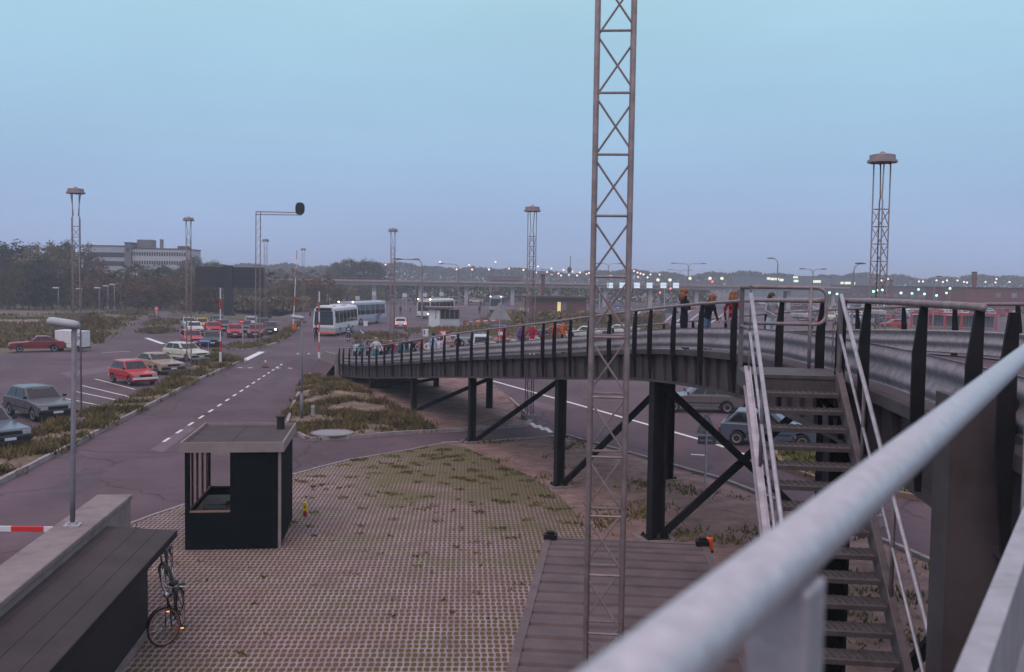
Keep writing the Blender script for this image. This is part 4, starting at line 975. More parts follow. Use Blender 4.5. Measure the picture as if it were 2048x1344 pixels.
car('wagon', 'dark estate car with pale roof left of the white van', 'dgrey', 926, 706, 84, group=G3, name='car')
car('hatch', 'bright red car right of the white van behind the ramp', 'red', 1004, 707, 92, group=G3, name='car')
car('hatch', 'white car on the road behind the close lattice mast', 'white', 1232, 672, 160, group=G3, name='car')
car('hatch', 'dark car on the road behind the red-haired people', 'dgrey', 1337, 629, 175, group=G3, name='car')
car('hatch', 'red car beside the red shelter at the right', 'red', 1786, 656, 182, group=G3, name='car')
car('hatch', 'red car seen under the far guard rail at the right, left one', 'red', 1921, 704, 180, group=G3, name='car')
car('hatch', 'red car seen under the far guard rail at the right, right one', 'dkred', 1962, 705, 178, group=G3, name='car')
# far car parks: too small to show their parts, one mesh per car
def small_car(kind):
    m = MB(); order = ['paint', 'glass', 'rubber', 'rim', 'bumper', 'black', 'headlight', 'tail', 'plate']
    for n, b_, mk_, kw in car_bits(KIND[kind]):
        if n in ('trim', 'mirror', 'grille'): continue
        m.cur = order.index(mk_); m.add(b_.v, b_.f)
    o = m.build('far_car', [P['white'], glass, rubber, rimm, black, black, hl_off, tl_off, white_p]); return o
protos = [small_car(k) for k in ('hatch', 'sedan', 'wagon', 'van')]
rg = random.Random(11); first = {}
cols = ['white', 'white', 'silver', 'silver', 'grey', 'blue', 'red', 'dgrey', 'cream', 'dkred', 'white']
LBL = {'white': 'tiny white car in the far car park', 'silver': 'tiny silver car in the far car park', 'grey': 'tiny grey car in the far car park', 'blue': 'tiny blue grey car in the far car park', 'red': 'tiny red car in the far car park', 'dgrey': 'tiny dark car in the far car park', 'cream': 'tiny cream car in the far car park', 'dkred': 'tiny dark red car in the far car park'}
spots = []
for row, (yy, xa, xb, st_) in enumerate(((608.5, 1560, 2040, 14), (612, 1500, 2040, 15), (617, 1540, 2040, 16), (622, 1600, 2045, 19), (628, 1620, 2045, 22), (634, 1640, 2040, 24), (641, 1600, 1810, 26), (649, 1640, 1800, 30))):
    x = xa + rg.uniform(0, 10)
    while x < xb:
        if rg.random() < .93: spots.append((x, yy+rg.uniform(-.8, .8)+(x-1600)*.014, rg.choice((80, 260, 90))))
        x += st_*rg.uniform(.85, 1.25)
for x, yy, hd_ in ((905, 607, 170), (921, 603, 170), (948, 605, 0), (1005, 603, 90), (1030, 601, 90), (1000, 606, 90), (880, 604, 0), (1215, 606, 90), (1190, 604, 90), (1150, 603, 0), (1165, 606, 80), (1240, 603, 90), (1290, 606, 85), (1330, 600, 85), (860, 600, 0), (985, 599, 90), (1060, 603, 90), (1110, 604, 90), (1010, 596, 90), (955, 597, 90), (1265, 598, 90)) + tuple((840+rg.uniform(0, 360), 596+rg.uniform(0, 11), rg.choice((0, 90, 270, 85))) for _ in range(48)): spots.append((x, yy, hd_))
for i, (x, yy, hd_) in enumerate(spots):
    pr = protos[rg.choice((0, 0, 1, 1, 2, 3))]; o = pr if pr.name not in first else pr.copy()
    if pr.name not in first: first[pr.name] = 1
    else: COL.objects.link(o)
    ck = rg.choice(cols); o.location = at_z(x, yy); o.rotation_euler = (0, 0, R(hd_+rg.uniform(-4, 4)))
    o.material_slots[0].link = 'OBJECT'; o.material_slots[0].material = P[ck]
    tag(o, LBL[ck] if x > 1400 else LBL[ck].replace('in the far car park', 'on the far apron by the overpass'), 'car', 'tiny cars of the far car park' if x > 1400 else 'tiny cars by the overpass')
# white box trailer at the left
tl = at_z(146, 702); o = empty('box_trailer', 'white box trailer beside the dark red sports car', 'trailer', tl, R(-6))
m = MB(); m.box((-.45, 0, 1.05), (1.45, 1.5, 1.45)); m.box((.75, .05, 1.02), (.75, 1.4, 1.4)); m.build('body', white_p, o, local=True, bevel=.03)
m = MB(); m.box((.33, -.72, 1.05), (.12, .06, 1.35)); m.box((-.45, -.76, .7), (1.3, .012, .02)); m.build('door_gap', grey_p, o, local=True)
m = MB(); m.box((.9, -.68, 1.2), (.3, .05, .3)); m.build('hatch', grey_p, o, local=True)
for x in (-.7, .85):
    m = MB(); m.tube((x, -.74, .25), (x, -.60, .25), .25, n=14); m.build('wheel', rubber, o, local=True)
m = MB(); m.box((.1, 0, .32), (2.3, 1.3, .1)); m.build('chassis', steel_dk, o, local=True)

# ------------------------------------------------------------------ buses and coaches
def bus(px, py, hdg, label, col, low, L=11.0, H=3.3, coach=True, glassm=glass, stripe=None):
    """front middle stands at the pixel; x forward"""
    p = at_z(px, py); o = empty('coach' if coach else 'bus', label, 'coach' if coach else 'bus', p, R(hdg), 'buses and coaches'); y = 1.25
    prof = [(-y, .35), (-y, 1.0), (-y+.02, 2.0), (-y+.13, H-.22), (-y+.35, H-.03), (0, H+.03), (y-.35, H-.03), (y-.13, H-.22), (y-.02, 2.0), (y, 1.0), (y, .35)]
    m = MB(); m.sweep([[(x+dx_*z_, a*s_, z_) for a, z_ in prof] for x, s_, dx_ in ((-.02, .97, -.05), (-.12, 1, -.05), (-L+.1, 1, 0), (-L, .97, 0))]); m.build('body', col, o, local=True, tri=True)
    m = MB(); m.box((-L/2, 0, .62), (L-.3, 2*y+.02, .55)); m.box((-.10, 0, .70), (.16, 2*y-.1, .62)); m.build('lower_panel', low, o, local=True)
    m = MB(); m.prism([(-.075+.012, -1.08, 1.30), (-.075+.012, 1.08, 1.30), (-.155+.016, 1.0, H-.52), (-.155+.016, -1.0, H-.52)], (.012, 0, 0)); m.build('windscreen', glassm, o, local=True)
    n = 6
    for s_ in (1, -1):
        for k in range(n):
            x0 = -.55-(L-1.0)/n*k; x1 = x0-(L-1.0)/n+.10; m = MB()
            rw = [[(x_, s_*yy, zz) for yy, zz in ((y-.004, 1.45), (y-.012, 2.0), (y-.094, H-.48), (y-.112, H-.48), (y-.032, 2.0), (y-.022, 1.45))] for x_ in (x0, x1)]; m.sweep(rw); m.build('side_window', glassm, o, local=True)
    for x in (-2.4, -L+3.0):
        for s_ in (1, -1):
            m = MB(); m.tube((x, s_*(y+.012), .48), (x, s_*(y-.28), .48), .48, n=16); w_ = m.build('wheel', rubber, o, local=True)
            m = MB(); m.tube((x, s_*(y+.02), .48), (x, s_*(y-.1), .48), .27, n=12); m.build('rim', rimm, w_, local=True)
    m = MB(); m.box((.0, 0, .42), (.16, 2*y-.04, .22)); m.build('bumper', black if coach else orange_p, o, local=True, bevel=.02)
    for s_ in (1, -1):
        m = MB(); m.ell((.0, s_*.92, .86), (.06, .15, .13)); m.build('headlight', lamp_w if coach and s_ > 0 else hl_off, o, local=True)
        m = MB(); m.path([(-.1, s_*1.2, H-.4), (.2, s_*1.42, H-.45), (.2, s_*1.45, H-.6)], .03, 6); m.box((.2, s_*1.45, H-.85), (.1, .16, .45)); m.build('mirror', black, o, local=True)
        if coach:
            m = MB(); m.ell((-.2, s_*1.08, H-.05), (.10, .12, .08)); m.build('roof_lamp', lamp_o if False else lamp_w, o, local=True)
    if stripe:
        m = MB()
        for s_ in (1, -1):
            for q, (a, c) in enumerate(stripe): pass
        for s_ in (1, -1):
            m.prism([(-L*.62, s_*(y+.006), .95), (-L*.72, s_*(y+.006), .95), (-L*.80, s_*(y-.01), 1.42), (-L*.74, s_*(y-.01), 1.42)], (0, s_*.008, 0)); m.cur = 1
            m.prism([(-L*.73, s_*(y+.006), .95), (-L*.79, s_*(y+.006), .95), (-L*.87, s_*(y-.01), 1.42), (-L*.81, s_*(y-.01), 1.42)], (0, s_*.008, 0)); m.cur = 0
        m.build('stripe', [blue_p, red_p], o, local=True)
    if not coach:
        m = MB(); m.box((-.02, 0, H-.30), (.2, 1.7, .34)); m.build('destination_box', black, o, local=True)
        m = MB(); m.box((-1.7, 0, H+.05), (1.6, 1.4, .14)); m.box((-6, 0, H+.05), (2, 1.4, .14)); m.build('roof_hatch', white_p, o, local=True)
    return o
bus(647, 673, -95, 'white city bus with dark windscreen and orange bumper beyond the striped pole', white_p, pm('bus_low', (.34, .33, .38), .6), coach=False)
bus(690, 651, -107, 'pale coach with lit headlight and roof lamps behind the city bus', pm('coach_body', (.40, .43, .50), .5), pm('coach_low', (.27, .29, .36), .5), stripe=[(0, 0)])
bus(847, 638, -108, 'coach with cream lower body and lit lamps behind the white booth', cream_p, cream_p)
bus(991, 625, -93, 'farthest coach with lit headlight behind the grey triangle sign', grey_p, grey_p)
# ------------------------------------------------------------------ people
def person(loc, rz, label, top, legs, hair, hgt=1.68, lean=0.0, arms='down', hairlen=0, group=None, shoes=None, skirt=None, turn=0, pattern=None, step=.0, skinm=None, extras=None):
    """one continuous skinned body facing -Y at rz = 0; hair, skirt and eyes are children"""
    s = hgt/1.70; o_name = 'person'
    Rl = Matrix.Rotation(lean, 3, 'X')            # bend forward at the hips (towards -Y)
    def ub(v): v = Vector(v)-Vector((0, 0, .95)); return (Rl @ v)+Vector((0, 0, .95))
    V = []; E = []; RG = []
    def nv(p, r, par=None, reg='top'):
        V.append((Vector(p)*s, r*s)); i = len(V)-1
        if par is not None: E.append((par, i)); RG.append(reg)
        return i
    pel = nv((0, 0, .94), .128)
    bel = nv(ub((0, -.005, 1.08)), .118, pel); ch = nv(ub((0, -.01, 1.27)), .140, bel); nb = nv(ub((0, .0, 1.43)), .075, ch)
    nk = nv(ub((0, -.015, 1.50)), .050, nb, 'skin'); hc = nv(ub((turn*.01, -.03, 1.585)), .088, nk, 'skin'); ht = nv(ub((turn*.01, -.02, 1.675)), .072, hc, 'skin')
    ns = nv(ub((turn*.05, -.125, 1.58)), .016, hc, 'skin')
    for sd in (-1, 1):
        hp = nv((sd*.095, 0, .88), .098, pel, 'legs'); kn = nv((sd*.10, -.02-step*sd, .50), .062, hp, 'legs'); an = nv((sd*.10, .02-step*sd*1.2, .10), .043, kn, 'legs'); nv((sd*.115, -.15-step*sd*1.2, .045), .034, an, 'shoe')
        sh_ = ub((sd*.175, 0, 1.385)); a = nv(sh_, .060, ch)
        if arms == 'down': e, w = ub((sd*.235, .03, 1.12)), ub((sd*.235, -.05, .88))
        elif arms == 'rail': e, w = ub((sd*.27, -.10, 1.17)), Vector(ub((sd*.20, -.33, 1.10)))
        elif arms == 'wide': e, w = ub((sd*.34, .02, 1.16)), ub((sd*.42, -.10, .95))
        elif arms == 'hip': e, w = ub((sd*.36, .04, 1.17)), ub((sd*.20, -.10, 1.02))
        elif arms == 'fold': e, w = ub((sd*.24, -.08, 1.14)), ub((-sd*.04, -.22, 1.18))
        elif arms == 'back': e, w = ub((sd*.26, .08, 1.14)), ub((sd*.30, .20, .92))
        else: e, w = ub((sd*.24, .0, 1.12)), ub((sd*.22, -.2, 1.02))
        e = nv(e, .046, a); wv = Vector(w); w = nv(wv, .030, e); d = (wv - V[e][0]/s).normalized(); q = nv(wv+d*.06, .036, w, 'skin')
        sidev = d.cross(Vector((0, 1, 0)) if abs(d.y) < .8 else Vector((0, 0, 1))).normalized(); cur = d.cross(sidev).normalized()
        for j in range(4):
            b0_ = wv+d*.085+sidev*(j-1.5)*.019; f1 = nv(b0_+d*(.030-.004*abs(j-1.3))+cur*.006, .0095, q, 'skin'); nv(b0_+d*(.062-.006*abs(j-1.3))+cur*.026, .0080, f1, 'skin')
        t1 = nv(wv+d*.045+sidev*.040*-sd, .011, q, 'skin'); nv(wv+d*.075+sidev*.052*-sd+cur*.01, .009, t1, 'skin')
    me = bpy.data.meshes.new('person'); me.from_pydata([tuple(v) for v, r in V], E, [])
    ob = bpy.data.objects.new(o_name, me); COL.objects.link(ob)
    sk = ob.modifiers.new('skin', 'SKIN'); sk.use_smooth_shade = True
    for i, (v, r) in enumerate(V): me.skin_vertices[0].data[i].radius = (r, r*(.82 if i in (1, 2) else 1))
    me.skin_vertices[0].data[0].use_root = True
    sb_ = ob.modifiers.new('sub', 'SUBSURF'); sb_.levels = 1; sb_.render_levels = 1
    dg = bpy.context.evaluated_depsgraph_get(); m2 = bpy.data.meshes.new_from_object(ob.evaluated_get(dg)); ob.modifiers.clear(); ob.data = m2; bpy.data.meshes.remove(me)
    regs = ['top', 'legs', 'skin', 'shoe']; m2.materials.clear()
    for mat_ in (top, legs, skinm or skin, shoes or rubber): m2.materials.append(mat_)
    segs = [(V[a][0], V[b][0], regs.index(r)) for (a, b), r in zip(E, RG)]
    rad = [(V[a][1]+V[b][1])/2 for a, b in E]
    for pl in m2.polygons:
        c = pl.center; best = (9, 0)
        for (a, b, r), rr_ in zip(segs, rad):
            ab = b-a; t_ = max(0, min(1, (c-a).dot(ab)/max(ab.length_squared, 1e-9))); dd = (c-(a+ab*t_)).length-rr_
            if dd < best[0]: best = (dd, r)
        pl.material_index = best[1]; pl.use_smooth = True
    ob.location = loc; ob.rotation_euler = (0, 0, rz); tag(ob, label, 'person', group); XF[ob.name] = Matrix.Translation(Vector(loc)) @ Matrix.Rotation(rz, 4, 'Z')
    hcp = V[hc][0]; up_ = (V[ht][0]-V[hc][0]).normalized(); rg_ = random.Random(sum(map(ord, label)))
    m = MB(); c = hcp + up_*.052*s + Vector((0, .022*s, 0)); m.ell(c, (.105*s, .112*s, .098*s), 12, 8)
    if hairlen: 
        for k in range(hairlen*5):
            a_ = rg_.uniform(-.4, 3.54); p0 = c + Vector((math.cos(a_)*.085, math.sin(a_)*.085, -.02))*s
            dn_ = .10+.085*hairlen*rg_.uniform(.6, 1.1); fl = .10*rg_.random()
            m.path([p0, p0+Vector((math.cos(a_)*.035, math.sin(a_)*.045, -dn_*.5))*s, p0+Vector((math.cos(a_)*(.03+fl*.4), math.sin(a_)*(.03+fl*.4), -dn_))*s], .036*s, 6, r2=.014*s)
    m.v = [v + Vector((rg_.uniform(-1, 1), rg_.uniform(-1, 1), rg_.uniform(-1, 1)))*.010*s for v in m.v]
    m.build('hair', hair, ob, local=True, smooth=True)
    for sd in (-1, 1):
        m = MB(); m.ell(hcp + up_*.012*s + Vector((sd*.034*s+turn*.03*s, -.083*s, 0)), (.013*s, .008*s, .009*s), 8, 5); m.build('eye', black, ob, local=True)
    m = MB(); m.ell(hcp - up_*.052*s + Vector((turn*.03*s, -.080*s, 0)), (.026*s, .008*s, .007*s), 8, 5); m.build('mouth', red_p, ob, local=True)
    if skirt:
        m = MB(); n = 14; m.sweep([[Vector((math.cos(k*6.2832/n)*rx*s, math.sin(k*6.2832/n)*rx*s*.8, z*s)) for k in range(n)] for z, rx in ((1.02, .14), (.88, .19), (.62, .24), (.55, .25))]); m.build('skirt', skirt, ob, local=True, smooth=True)
    if extras: extras(ob, s)
    return ob
HR = pm('hair_red', (.21, .070, .030), .6, var=.3, scale=30); HB = pm('hair_brown', (.055, .032, .024), .6, var=.3, scale=30); HD = pm('hair_dark', (.018, .014, .016), .6, var=.3, scale=30); HY = pm('hair_blond', (.38, .24, .13), .6, var=.3, scale=30)
cb = cloth('cloth_black', (.014, .014, .018)); cn2 = cloth('cloth_navy', (.030, .036, .065)); cm = cloth('cloth_maroon', (.15, .022, .038)); cw = cloth('cloth_white', (.58, .57, .62)); cg = cloth('cloth_grey', (.24, .24, .27))
clb = cloth('cloth_light_blue', (.32, .44, .58)); cj = cloth('denim', (.11, .16, .25)); clj = cloth('light_denim', (.38, .46, .56)); cr_d = cloth('cloth_red', (.44, .025, .035)); cmag = cloth('cloth_crimson', (.36, .020, .060)); cor_ = cloth('cloth_orange', (.44, .12, .040))
cpu = cloth('cloth_purple', (.16, .10, .22)); cpk = cloth('cloth_pink', (.52, .38, .42)); ctl = cloth('cloth_teal', (.02, .15, .18)); ctan = cloth('cloth_tan', (.30, .20, .15))
# red and black checked shirt
pl_ = bpy.data.materials.new('checked_cloth'); pl_.use_nodes = True; t = pl_.node_tree; L = t.links.new; ck = nd(t, 'ShaderNodeTexChecker'); ck.inputs['Scale'].default_value = 11; ck.inputs['Color1'].default_value = (.42, .018, .022, 1); ck.inputs['Color2'].default_value = (.012, .010, .014, 1)
tcx = nd(t, 'ShaderNodeTexCoord'); L(tcx.outputs['Object'], ck.inputs['Vector']); L(ck.outputs[0], t.nodes['Principled BSDF'].inputs['Base Color']); t.nodes['Principled BSDF'].inputs['Roughness'].default_value = .95
GP = 'people walking along the ramp bridge'
def on_bridge(px, ytop, want=1.66, o=None):
    """spot on the deck on the ray through px where a person of about that height reaches ytop"""
    best = None
    for oo in ([o] if o is not None else [.75+.25*i for i in range(12)]):
        lo, hi = 0.0, BLEN-6
        for _ in range(36):
            mid = (lo+hi)/2; p, h, a = bridge(mid); q = p+a*oo-Vector((0, 0, CAM_H)); X = 1024+FPX*q.dot(_r)/q.dot(_f)
            if X < px: lo = mid
            else: hi = mid
        p, h, a = bridge(lo); q = p+a*oo; hh = at_y(px, ytop, q.y).z - q.z
        if best is None or abs(hh-want) < best[0]: best = (abs(hh-want), q, hh, h, oo)
    _, q, hh, h, oo = best; q = q.copy(); q.z += .002
    return q, max(1.42, min(1.88, hh))
def bp(px, ytop, label, top, legs, hair, face=0, want=1.6, o=None, **kw):
    q, hh = on_bridge(px, ytop, want, o); lean = kw.get('lean', 0)
    person(q, R(face), label, top, legs, hair, hgt=min(1.9, hh/(1-.045*(abs(lean) > .15))), group=GP, **kw)
bp(669, 703, 'person in dark coat at the lowest left end of the ramp', cb, cb, HD, face=20)
bp(679, 693, 'person in black jacket and white shirt second from the low end of the ramp', cb, cj, HB, face=10)
bp(690, 692, 'person with brown hair and dark coat third from the low end of the ramp', cn2, cb, HB, face=-20, hairlen=1)
bp(701, 689, 'person in grey top fourth from the low end of the ramp', cg, clj, HY, face=30)
bp(711, 687, 'person in pale blue grey top fifth from the low end of the ramp', clj, cn2, HB, face=-30)
bp(728, 675, 'person in big maroon jacket and blue jeans near the low end of the ramp', cm, cj, HB, face=8, arms='wide', lean=.12)
bp(752, 675, 'person in white sweater and teal skirt with arms apart', cw, cj, HY, face=0, arms='wide', skirt=ctl)
bp(766, 691, 'person in plum top right of the white sweater', cpu, cb, HR, face=20, arms='fold')
bp(776, 687, 'person in black jacket behind the red jersey', cb, cb, HR, face=-10)
bp(786, 689, 'person in bright red jersey on the ramp', cr_d, cj, HB, face=-15, hairlen=1)
bp(800, 694, 'person in dark teal top between red jersey and navy jacket', ctl, cn2, HB, face=25)
bp(813, 674, 'tall person in navy jacket with dark hair on the ramp', cn2, cj, HB, face=15, arms='hip')
bp(826, 692, 'person in charcoal jacket next to the tall navy jacket', cb, cj, HD, face=-20)
bp(838, 690, 'person in pale grey clothes in the middle of the ramp', cg, clj, HB, face=10, arms='rail')
bp(850, 687, 'person with red hair and tan top in the middle of the ramp', ctan, cj, HR, face=-15)
bp(866, 666, 'person in light blue hooded jacket with dark hair seen from behind', clb, clj, HD, face=150)
bp(893, 663, 'person in pale pink jacket below the red triangle sign', cpk, cw, HB, face=30, arms='fold', lean=.1)
bp(919, 672, 'person in open black jacket over red shirt leaning at the rail', cb, cb, HR, face=-30, arms='hip', lean=.25)
bp(1036, 647, 'person in purple jacket with red hair and pink scarf', cpu, cg, HR, face=60, arms='fold', lean=.1)
bp(1064, 647, 'person in crimson sweater with blond hair', cmag, cw, HY, face=170, arms='wide', hairlen=1)
bp(1109, 640, 'person in bulky orange jacket seen from behind', cor_, cj, HR, face=175, arms='hip')
bp(1126, 637, 'person in orange and black jacket beside the bulky orange jacket', cor_, cb, HR, face=-120, arms='back')
bp(1366, 578, 'red-haired person in black jacket standing left of three at the bridge top', cb, cb, HR, face=60, hairlen=2, arms='fold', want=1.7)
bp(1411, 592, 'red-haired person in black jacket leaning at the bridge rail', cb, cj, HR, face=40, hairlen=1, arms='wide', lean=.32, turn=1)
bp(1464, 583, 'person with long reddish hair in red and black checked shirt', pl_, cg, HR, face=150, hairlen=3)
bp(1540, 587, 'person with dark curly hair and pale jeans behind the stair handrail', cg, clj, HD, face=20, hairlen=2, arms='rail')
crowd = [(684, 699, 'grey coat', cg, cb, HB), (695, 697, 'denim jacket', cj, cj, HY), (706, 694, 'black sweater', cb, cg, HR), (717, 692, 'white shirt', cw, cj, HD), (722, 689, 'teal jacket', ctl, cb, HB), (736, 688, 'dark plum coat', cpu, cb, HD), (742, 690, 'pale tan jacket', ctan, clj, HB), (761, 688, 'white shirt and dark waistcoat', cw, cb, HD), (771, 684, 'brown jacket', ctan, cj, HR), (781, 692, 'navy sweater', cn2, cj, HY), (793, 688, 'pink top', cpk, cj, HB), (806, 690, 'grey sweater', cg, cj, HR), (820, 688, 'denim shirt', clj, cb, HY), (831, 686, 'black coat', cb, cb, HB), (843, 683, 'red shirt', cr_d, cj, HD), (857, 680, 'white jacket', cw, cj, HR), (876, 677, 'white and grey top', cw, cg, HB), (884, 675, 'pink shirt', cpk, cj, HD), (905, 676, 'tan coat', ctan, cb, HB)]
for i, (px, yt, what, c1, c2, hh_) in enumerate(crowd):
    bp(px, yt, 'person in %s in the ramp crowd, %s' % (what, ('by its low end', 'near the teal skirt', 'near the tall navy jacket', 'near the light blue jacket')[min(3, i//5)]), c1, c2, hh_, face=(i*47) % 80-40, arms=('down', 'rail', 'fold', 'hip')[i % 4], hairlen=i % 2)
person(at_z(632, 684), R(15), 'person in dark clothes standing before the white city bus', cb, cb, HB, hgt=1.75)
def belts(ob, s):
    m = MB(); m.box((0, 0, 1.0*s), (.33, .30, .07)); m.box((.10, .02, .32*s), (.15, .15, .08)); m.box((-.10, .02, .32*s), (.15, .15, .08)); m.box((0, -.125*s, 1.25*s), (.2, .05, .16)); m.build('reflective_band', white_p, ob, local=True, bevel=.02)
person(at_z(697, 684), R(5), 'person in navy uniform with white reflective bands before the coach', cn2, cn2, HD, hgt=1.78, extras=belts)
GF = 'distant people on the apron'
for px, py, lab, c_ in ((801, 630, 'distant person standing on the apron right of the coach', cn2), (820, 627, 'distant person in dark clothes left of the cream coach', ctan), (937, 612, 'distant pair by the booth road, left person', cb), (962, 614, 'distant person in dark coat beyond the white booth', cm), (968, 613, 'distant person next to the dark coat beyond the booth', cn2), (959, 629, 'distant person on the road right of the white booth', cb), (1044, 612, 'distant person at the brick building entrance', cpk), (765, 642, 'distant person at the rear of the pale coach', cb), (752, 659, 'distant person in grey in front of the coach wheel', cg), (748, 656, 'distant person crouched by the road board', cg)):
    if py < 650: person(at_z(px, py), R(rnd.uniform(0, 360)), lab, c_, cb, HD, hgt=1.72, group=GF)
# ------------------------------------------------------------------ signs, signals, barriers
def scale_at(Y): return FPX/Y
# dark T-shaped signboard seen from behind
b_ = at_z(457, 632); Y_ = b_.y; o = empty('signboard', 'large dark T-shaped road signboard on one thick column, seen from behind', 'signboard', b_)
a0, a1 = at_y(389, 533, Y_), at_y(528, 576, Y_)
m = MB(); m.prism([(b_.x-.95, Y_, 0), (b_.x+1.1, Y_, 0), (b_.x+.62, Y_, 1.2), (b_.x+.62, Y_, a0.z+.25), (b_.x-.72, Y_, a0.z+.25), (b_.x-.72, Y_, 1.0)], (0, .7, 0)); m.build('column', black, o)
m = MB()
for x0, x1 in ((a0.x, b_.x-.74), (b_.x+.64, a1.x)): m.box(((x0+x1)/2, Y_+.5, (a0.z+a1.z)/2), (x1-x0, .25, a0.z-a1.z))
m.build('panel', black, o)
m = MB()
for x0, x1 in ((a0.x, b_.x-.74), (b_.x+.64, a1.x)):
    for k in (.2, .5, .8): m.box(((x0+x1)/2, Y_+.345, a1.z+(a0.z-a1.z)*k), (x1-x0, .05, .10))
m.build('rib', steel_dk, o)
# disc signal on a bent frame
b_ = at_z(508, 694); Y_ = b_.y; o = empty('signal_frame', 'tall thin bent frame carrying a black disc signal over the road', 'signal frame', b_)
q0, q1, q2 = at_y(512, 423, Y_), at_y(521, 423, Y_), at_y(604, 425, Y_); z_ = q0.z
m = MB(); m.tube((q0.x-.05, Y_, 0), (q0.x, Y_, z_), .045); m.tube((q1.x-.05, Y_, 0), (q1.x, Y_, z_), .045)
k = 0
while k*.8 < z_-.8: m.tube((q0.x, Y_, k*.8), (q1.x, Y_, k*.8+.8), .014, n=5); k += 1
m.build('post', mast_m, o)
m = MB(); m.tube((q0.x, Y_, z_), (q2.x, Y_, z_-.03), .04); m.tube((q0.x, Y_, z_-.28), (q2.x, Y_, z_-.26), .04)
for k in range(12): m.tube((q0.x+(q2.x-q0.x)*k/12, Y_, z_-.28*(k % 2)), (q0.x+(q2.x-q0.x)*(k+1)/12, Y_, z_-.28*((k+1) % 2)), .016, n=5)
m.build('arm', mast_m, o)
c = at_y(600, 417, Y_); m = MB(); rows = []
for yy, k in ((-.12, .9), (-.08, 1), (.1, 1), (.22, .7)): rows.append([c + Vector((math.copysign(abs(math.cos(a*.2618))**.75, math.cos(a*.2618))*.42*k, yy, math.copysign(abs(math.sin(a*.2618))**.75, math.sin(a*.2618))*.56*k)) for a in range(24)])
m.sweep(rows); dsc = m.build('disc', black, o)
m = MB()
for k in (-1, 1): m.path([c + Vector((k*.17+.10*math.cos(a*.785), -.14, .05+.10*math.sin(a*.785))) for a in range(8)], .02, 5, closed=True)
m.build('lamp_hood', steel_dk, dsc)
# striped height-limit poles
for px, yb, yt, lab in ((441, 733, 576, 'red and white striped pole standing in the verge beyond the parked cars'), (638, 733, 583, 'red and white striped pole at the start of the ramp bank')):
    b_ = at_z(px, yb); H_ = at_y(px, yt, b_.y).z; o = empty('striped_pole', lab, 'pole', b_, 0, 'red and white poles at the road gate'); z = 0; k = 0; bot = 1.05
    m = MB(); m.tube((0, 0, 0), (.0, 0, bot), .085, n=10); m.build('base', white_p, o, local=True)
    for i in range(6):
        m = MB(); z0 = bot+(H_-bot)*i/6; m.tube((0, 0, z0), (0, 0, bot+(H_-bot)*(i+1)/6), .048, n=8); m.build('band', redsign if i % 2 == 0 else white_p, o, local=True)
b_ = at_z(588, 664); o = empty('road_barrier', 'orange barrier post with its white and red arm raised upright', 'barrier', b_)
m = MB(); m.box((0, 0, .5), (.5, .45, 1.0)); m.build('post', orange_p, o, local=True, bevel=.03)
top_ = at_y(594, 500, b_.y)-b_; bs = Vector((-.02, -.3, .95)); m = MB()
for i in range(8): m.cur = 1 if i in (2, 5, 7) else 0; m.tube(bs.lerp(top_, i/8), bs.lerp(top_, (i+1)/8), .065-.004*i, n=6)
m.build('barrier_arm', [white_p, redsign], o, local=True)
b_ = at_z(531, 735); o = empty('traffic_bollard', 'small red and white bollard on a black foot in the middle of the road', 'bollard', b_)
m = MB(); m.tube((0, 0, 0), (0, 0, .07), .27, .24, 12); m.build('foot', rubber, o, local=True)
m = MB(); m.tube((0, 0, .07), (0, 0, .33), .07, .05, 8); m.cur = 1; m.ell((0, 0, .42), (.075, .075, .10)); m.build('pillar', [redsign, white_p], o, local=True)
# traffic signs
def sign_pole(o, b, h, r=.03): m = MB(); m.tube(b, b+up(h), r); m.build('pole', galv, o)
b_ = at_z(486, 697); o = empty('no_entry_sign', 'round red no-entry sign on a thin pole in front of the parked cars', 'sign', b_); sign_pole(o, b_, 2.0)
c = Vector((b_.x-.1, b_.y-.05, at_y(483, 643, b_.y).z)); m = MB(); m.tube(c, c-Vector((0, .03, 0)), .21, n=18); m.cur = 1; m.box(c-Vector((0, .035, 0)), (.30, .02, .07)); m.build('face', [redsign, white_p], o)
m = MB(); m.tube(b_, (c.x, c.y+.03, c.z+.1), .03); m.build('upper_pole', galv, o)
b_ = at_z(313, 640); o = empty('road_sign', 'round reddish sign on a pole on the car park island', 'sign', b_, ); c = at_y(313, 617, b_.y); sign_pole(o, b_, c.z)
m = MB(); m.tube(c, c-Vector((0, .05, 0)), .34, n=16); m.cur = 1; m.tube(c-Vector((0, .055, 0)), c-Vector((0, .06, 0)), .22, n=16); m.cur = 1; m.box(c-Vector((0, 0, .62)), (.34, .04, .5)); m.build('face', [redsign, pm('sign_pale', (.5, .42, .40), .6)], o)
b_ = at_z(410, 697); o = empty('parking_sign', 'small low blue sign board on two legs by the dark grey car', 'sign', b_)
for x in (-.45, .3): m = MB(); m.tube(b_+Vector((x, 0, 0)), b_+Vector((x, 0, .8)), .03); m.build('pole', galv, o)
m = MB(); m.box(b_+Vector((.0, -.05, .68)), (1.1, .04, .26)); m.cur = 1; m.box(b_+Vector((.0, -.075, .68)), (.9, .008, .07)); m.build('face', [blue_p, white_p], o)
b_ = at_z(727, 676); o = empty('keep_right_sign', 'tilted blue sign with white arrow at the end of the traffic island', 'sign', b_); c = at_y(724, 663, b_.y); sign_pole(o, b_, c.z)
